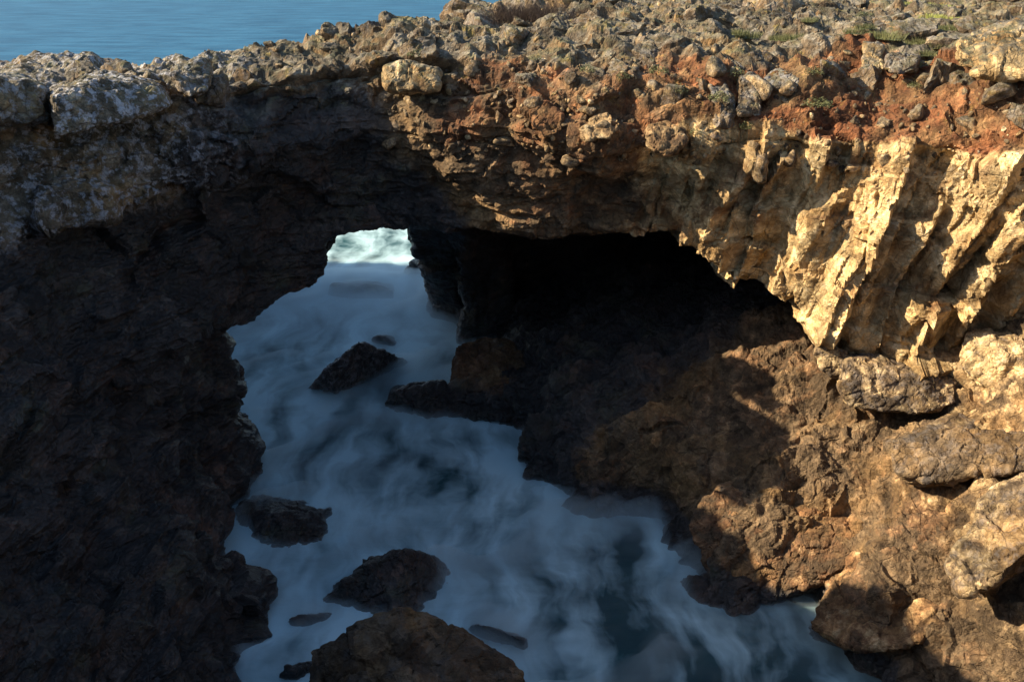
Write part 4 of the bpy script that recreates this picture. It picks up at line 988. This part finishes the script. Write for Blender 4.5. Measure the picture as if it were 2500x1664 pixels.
def tuft_mesh(seed, blades, w, h, lean, width):
    q = random.Random(seed)
    V, F = [], []
    for _ in range(blades):
        a = q.uniform(0, 2 * PI)
        rr = math.sqrt(q.random())
        bx, by = math.cos(a) * rr * w, math.sin(a) * rr * w
        hh = h * q.uniform(.45, 1) * (1.15 - 0.5 * rr)
        ta = q.uniform(0, 2 * PI)
        lx, ly = math.cos(a) * lean * rr * hh + q.uniform(-.25, .25) * hh, math.sin(a) * lean * rr * hh + q.uniform(-.25, .25) * hh
        dx, dy = math.cos(ta) * width, math.sin(ta) * width
        k = len(V)
        V += [(bx - dx, by - dy, -.05), (bx + dx, by + dy, -.05), (bx + lx * .5 + dx * .7, by + ly * .5 + dy * .7, hh * .6), (bx + lx * .5 - dx * .7, by + ly * .5 - dy * .7, hh * .6), (bx + lx, by + ly, hh), (bx + lx + dx * .2, by + ly + dy * .2, hh * .98)]
        F += [(k, k + 1, k + 2, k + 3), (k + 3, k + 2, k + 5, k + 4)]
    k = len(V)
    for i in range(3):
        for j in range(3):
            V.append(((i - 1) * w * .8, (j - 1) * w * .8, -.04 + .03 * (i == 1 and j == 1)))
    for i in range(2):
        for j in range(2):
            F.append((k + i * 3 + j, k + i * 3 + 3 + j, k + i * 3 + 4 + j, k + i * 3 + 1 + j))
    return new_mesh('tuft', V, F)
def bush_mesh(seed, n, w, h, leaf):
    q = random.Random(seed)
    V, F = [], []
    for _ in range(n):
        a, u = q.uniform(0, 2 * PI), q.random()
        rr = math.sqrt(q.random())
        c = Vector((math.cos(a) * rr * w, math.sin(a) * rr * w, h * u * (1.1 - .7 * rr * rr)))
        R = Euler((q.uniform(-.9, .9), q.uniform(-.9, .9), q.uniform(0, 6))).to_matrix()
        s = leaf * q.uniform(.5, 1.2)
        k = len(V)
        for p in ((-s, 0, 0), (0, -s * .45, s * .12), (s, 0, 0), (0, s * .45, s * .12)):
            V.append(tuple(c + R @ Vector(p)))
        F.append((k, k + 1, k + 2, k + 3))
    return new_mesh('bush', V, F)
TUFTS = [tuft_mesh(k, 260, .42, .26, .8, .007) for k in range(4)]
LIMES = [tuft_mesh(20 + k, 420, .6, .16, .6, .010) for k in range(2)]
BUSH = [bush_mesh(40 + k, 320, .36, .30, .042) for k in range(4)]
for m in TUFTS: m.materials.append(GREEN)
for m in LIMES: m.materials.append(LIME)
for m in BUSH: m.materials.append(GREEN)
def plant(name, pool, x, y, sc, label, cat, group, z=None):
    o = bpy.data.objects.new(name, rng.choice(pool))
    COL.objects.link(o)
    o.location = (x, y, top_z(x, y) if z is None else z)
    o.rotation_euler = (0, 0, rng.uniform(0, 6))
    o.scale = (sc * rng.uniform(.9, 1.5), sc * rng.uniform(.8, 1.1), sc * rng.uniform(.8, 1.1))
    tag(o, label, cat, group)
ORD = ['first', 'second', 'third', 'fourth', 'fifth', 'sixth', 'seventh', 'eighth', 'ninth', 'tenth', 'eleventh', 'twelfth', 'thirteenth', 'fourteenth', 'fifteenth', 'sixteenth', 'seventeenth', 'eighteenth', 'nineteenth', 'twentieth', 'twenty-first', 'twenty-second']
def by_column(p):
    return p[0] / (p[1] * .91 + 1.6)
for k, (x, y) in enumerate(sorted(PLANT_GRASS, key=by_column)):
    plant('grass_tuft', TUFTS, x, y, rng.uniform(.7, 1.25), 'olive grass tuft among grey clifftop stones, %s counting from the left' % ORD[k], 'grass tuft', 'olive grass tufts on the clifftop')
for k, (x, y) in enumerate(sorted(PLANT_LIME, key=by_column)):
    plant('grass_patch', LIMES, x, y, rng.uniform(.9, 1.4), 'bright yellow green patch on the far clifftop, %s counting from the left' % ORD[k], 'grass patch', 'bright green patches on the clifftop')
def on_slope(x, z):
    m = (np.abs(X - x) < .18) & (np.abs(Z - z) < .18) & (Y < 42)
    return float(Y[m].min()) if m.any() else 34.0
for k, (x, y, z) in enumerate(sorted([(x, on_slope(x, z), z) for x, z in PLANT_SLOPE], key=by_column)):
    plant('small_shrub', BUSH, x, y + .05, rng.uniform(.55, 1.1), 'small green leafy shrub rooted below the rim, %s counting from the left' % ORD[k], 'shrub', 'small shrubs on the steep face', z - .05)

q = random.Random(5)
V, F = [], []
for _ in range(1500):
    bx, by = q.gauss(0.9, 1.15), q.gauss(43.6, .55)
    zz = 17.9 + .0 * bx
    h = q.uniform(.35, .85)
    px, py = bx, by
    lx, ly = q.uniform(-.35, .35), q.uniform(-.35, .35)
    k = len(V)
    w = q.uniform(.006, .014)
    for t_, ww in ((0, 1), (.55, .8), (1, .3)):
        for c_ in range(3):
            V.append((bx + lx * t_ * t_ + math.cos(c_ * 2.1) * w * ww, by + ly * t_ * t_ + math.sin(c_ * 2.1) * w * ww, h * t_))
    for s_ in (0, 3):
        for c_ in range(3):
            F.append((k + s_ + c_, k + s_ + (c_ + 1) % 3, k + s_ + 3 + (c_ + 1) % 3, k + s_ + 3 + c_))
V = np.array(V, np.float32)
base_z = np.median([top_z(a, b, .3) for a in np.linspace(-1, 3, 9) for b in (43.2, 44)])
V[:, 2] += base_z - .12
V -= np.array([0.9, 43.6, base_z - .1], np.float32)
o = link('dry_thicket', new_mesh('dry_thicket', V, np.array(F)), TWIG)
o.location = (0.9, 43.6, base_z - .1)
tag(o, 'wide brown leafless thicket in a hollow near the skyline', 'thicket')
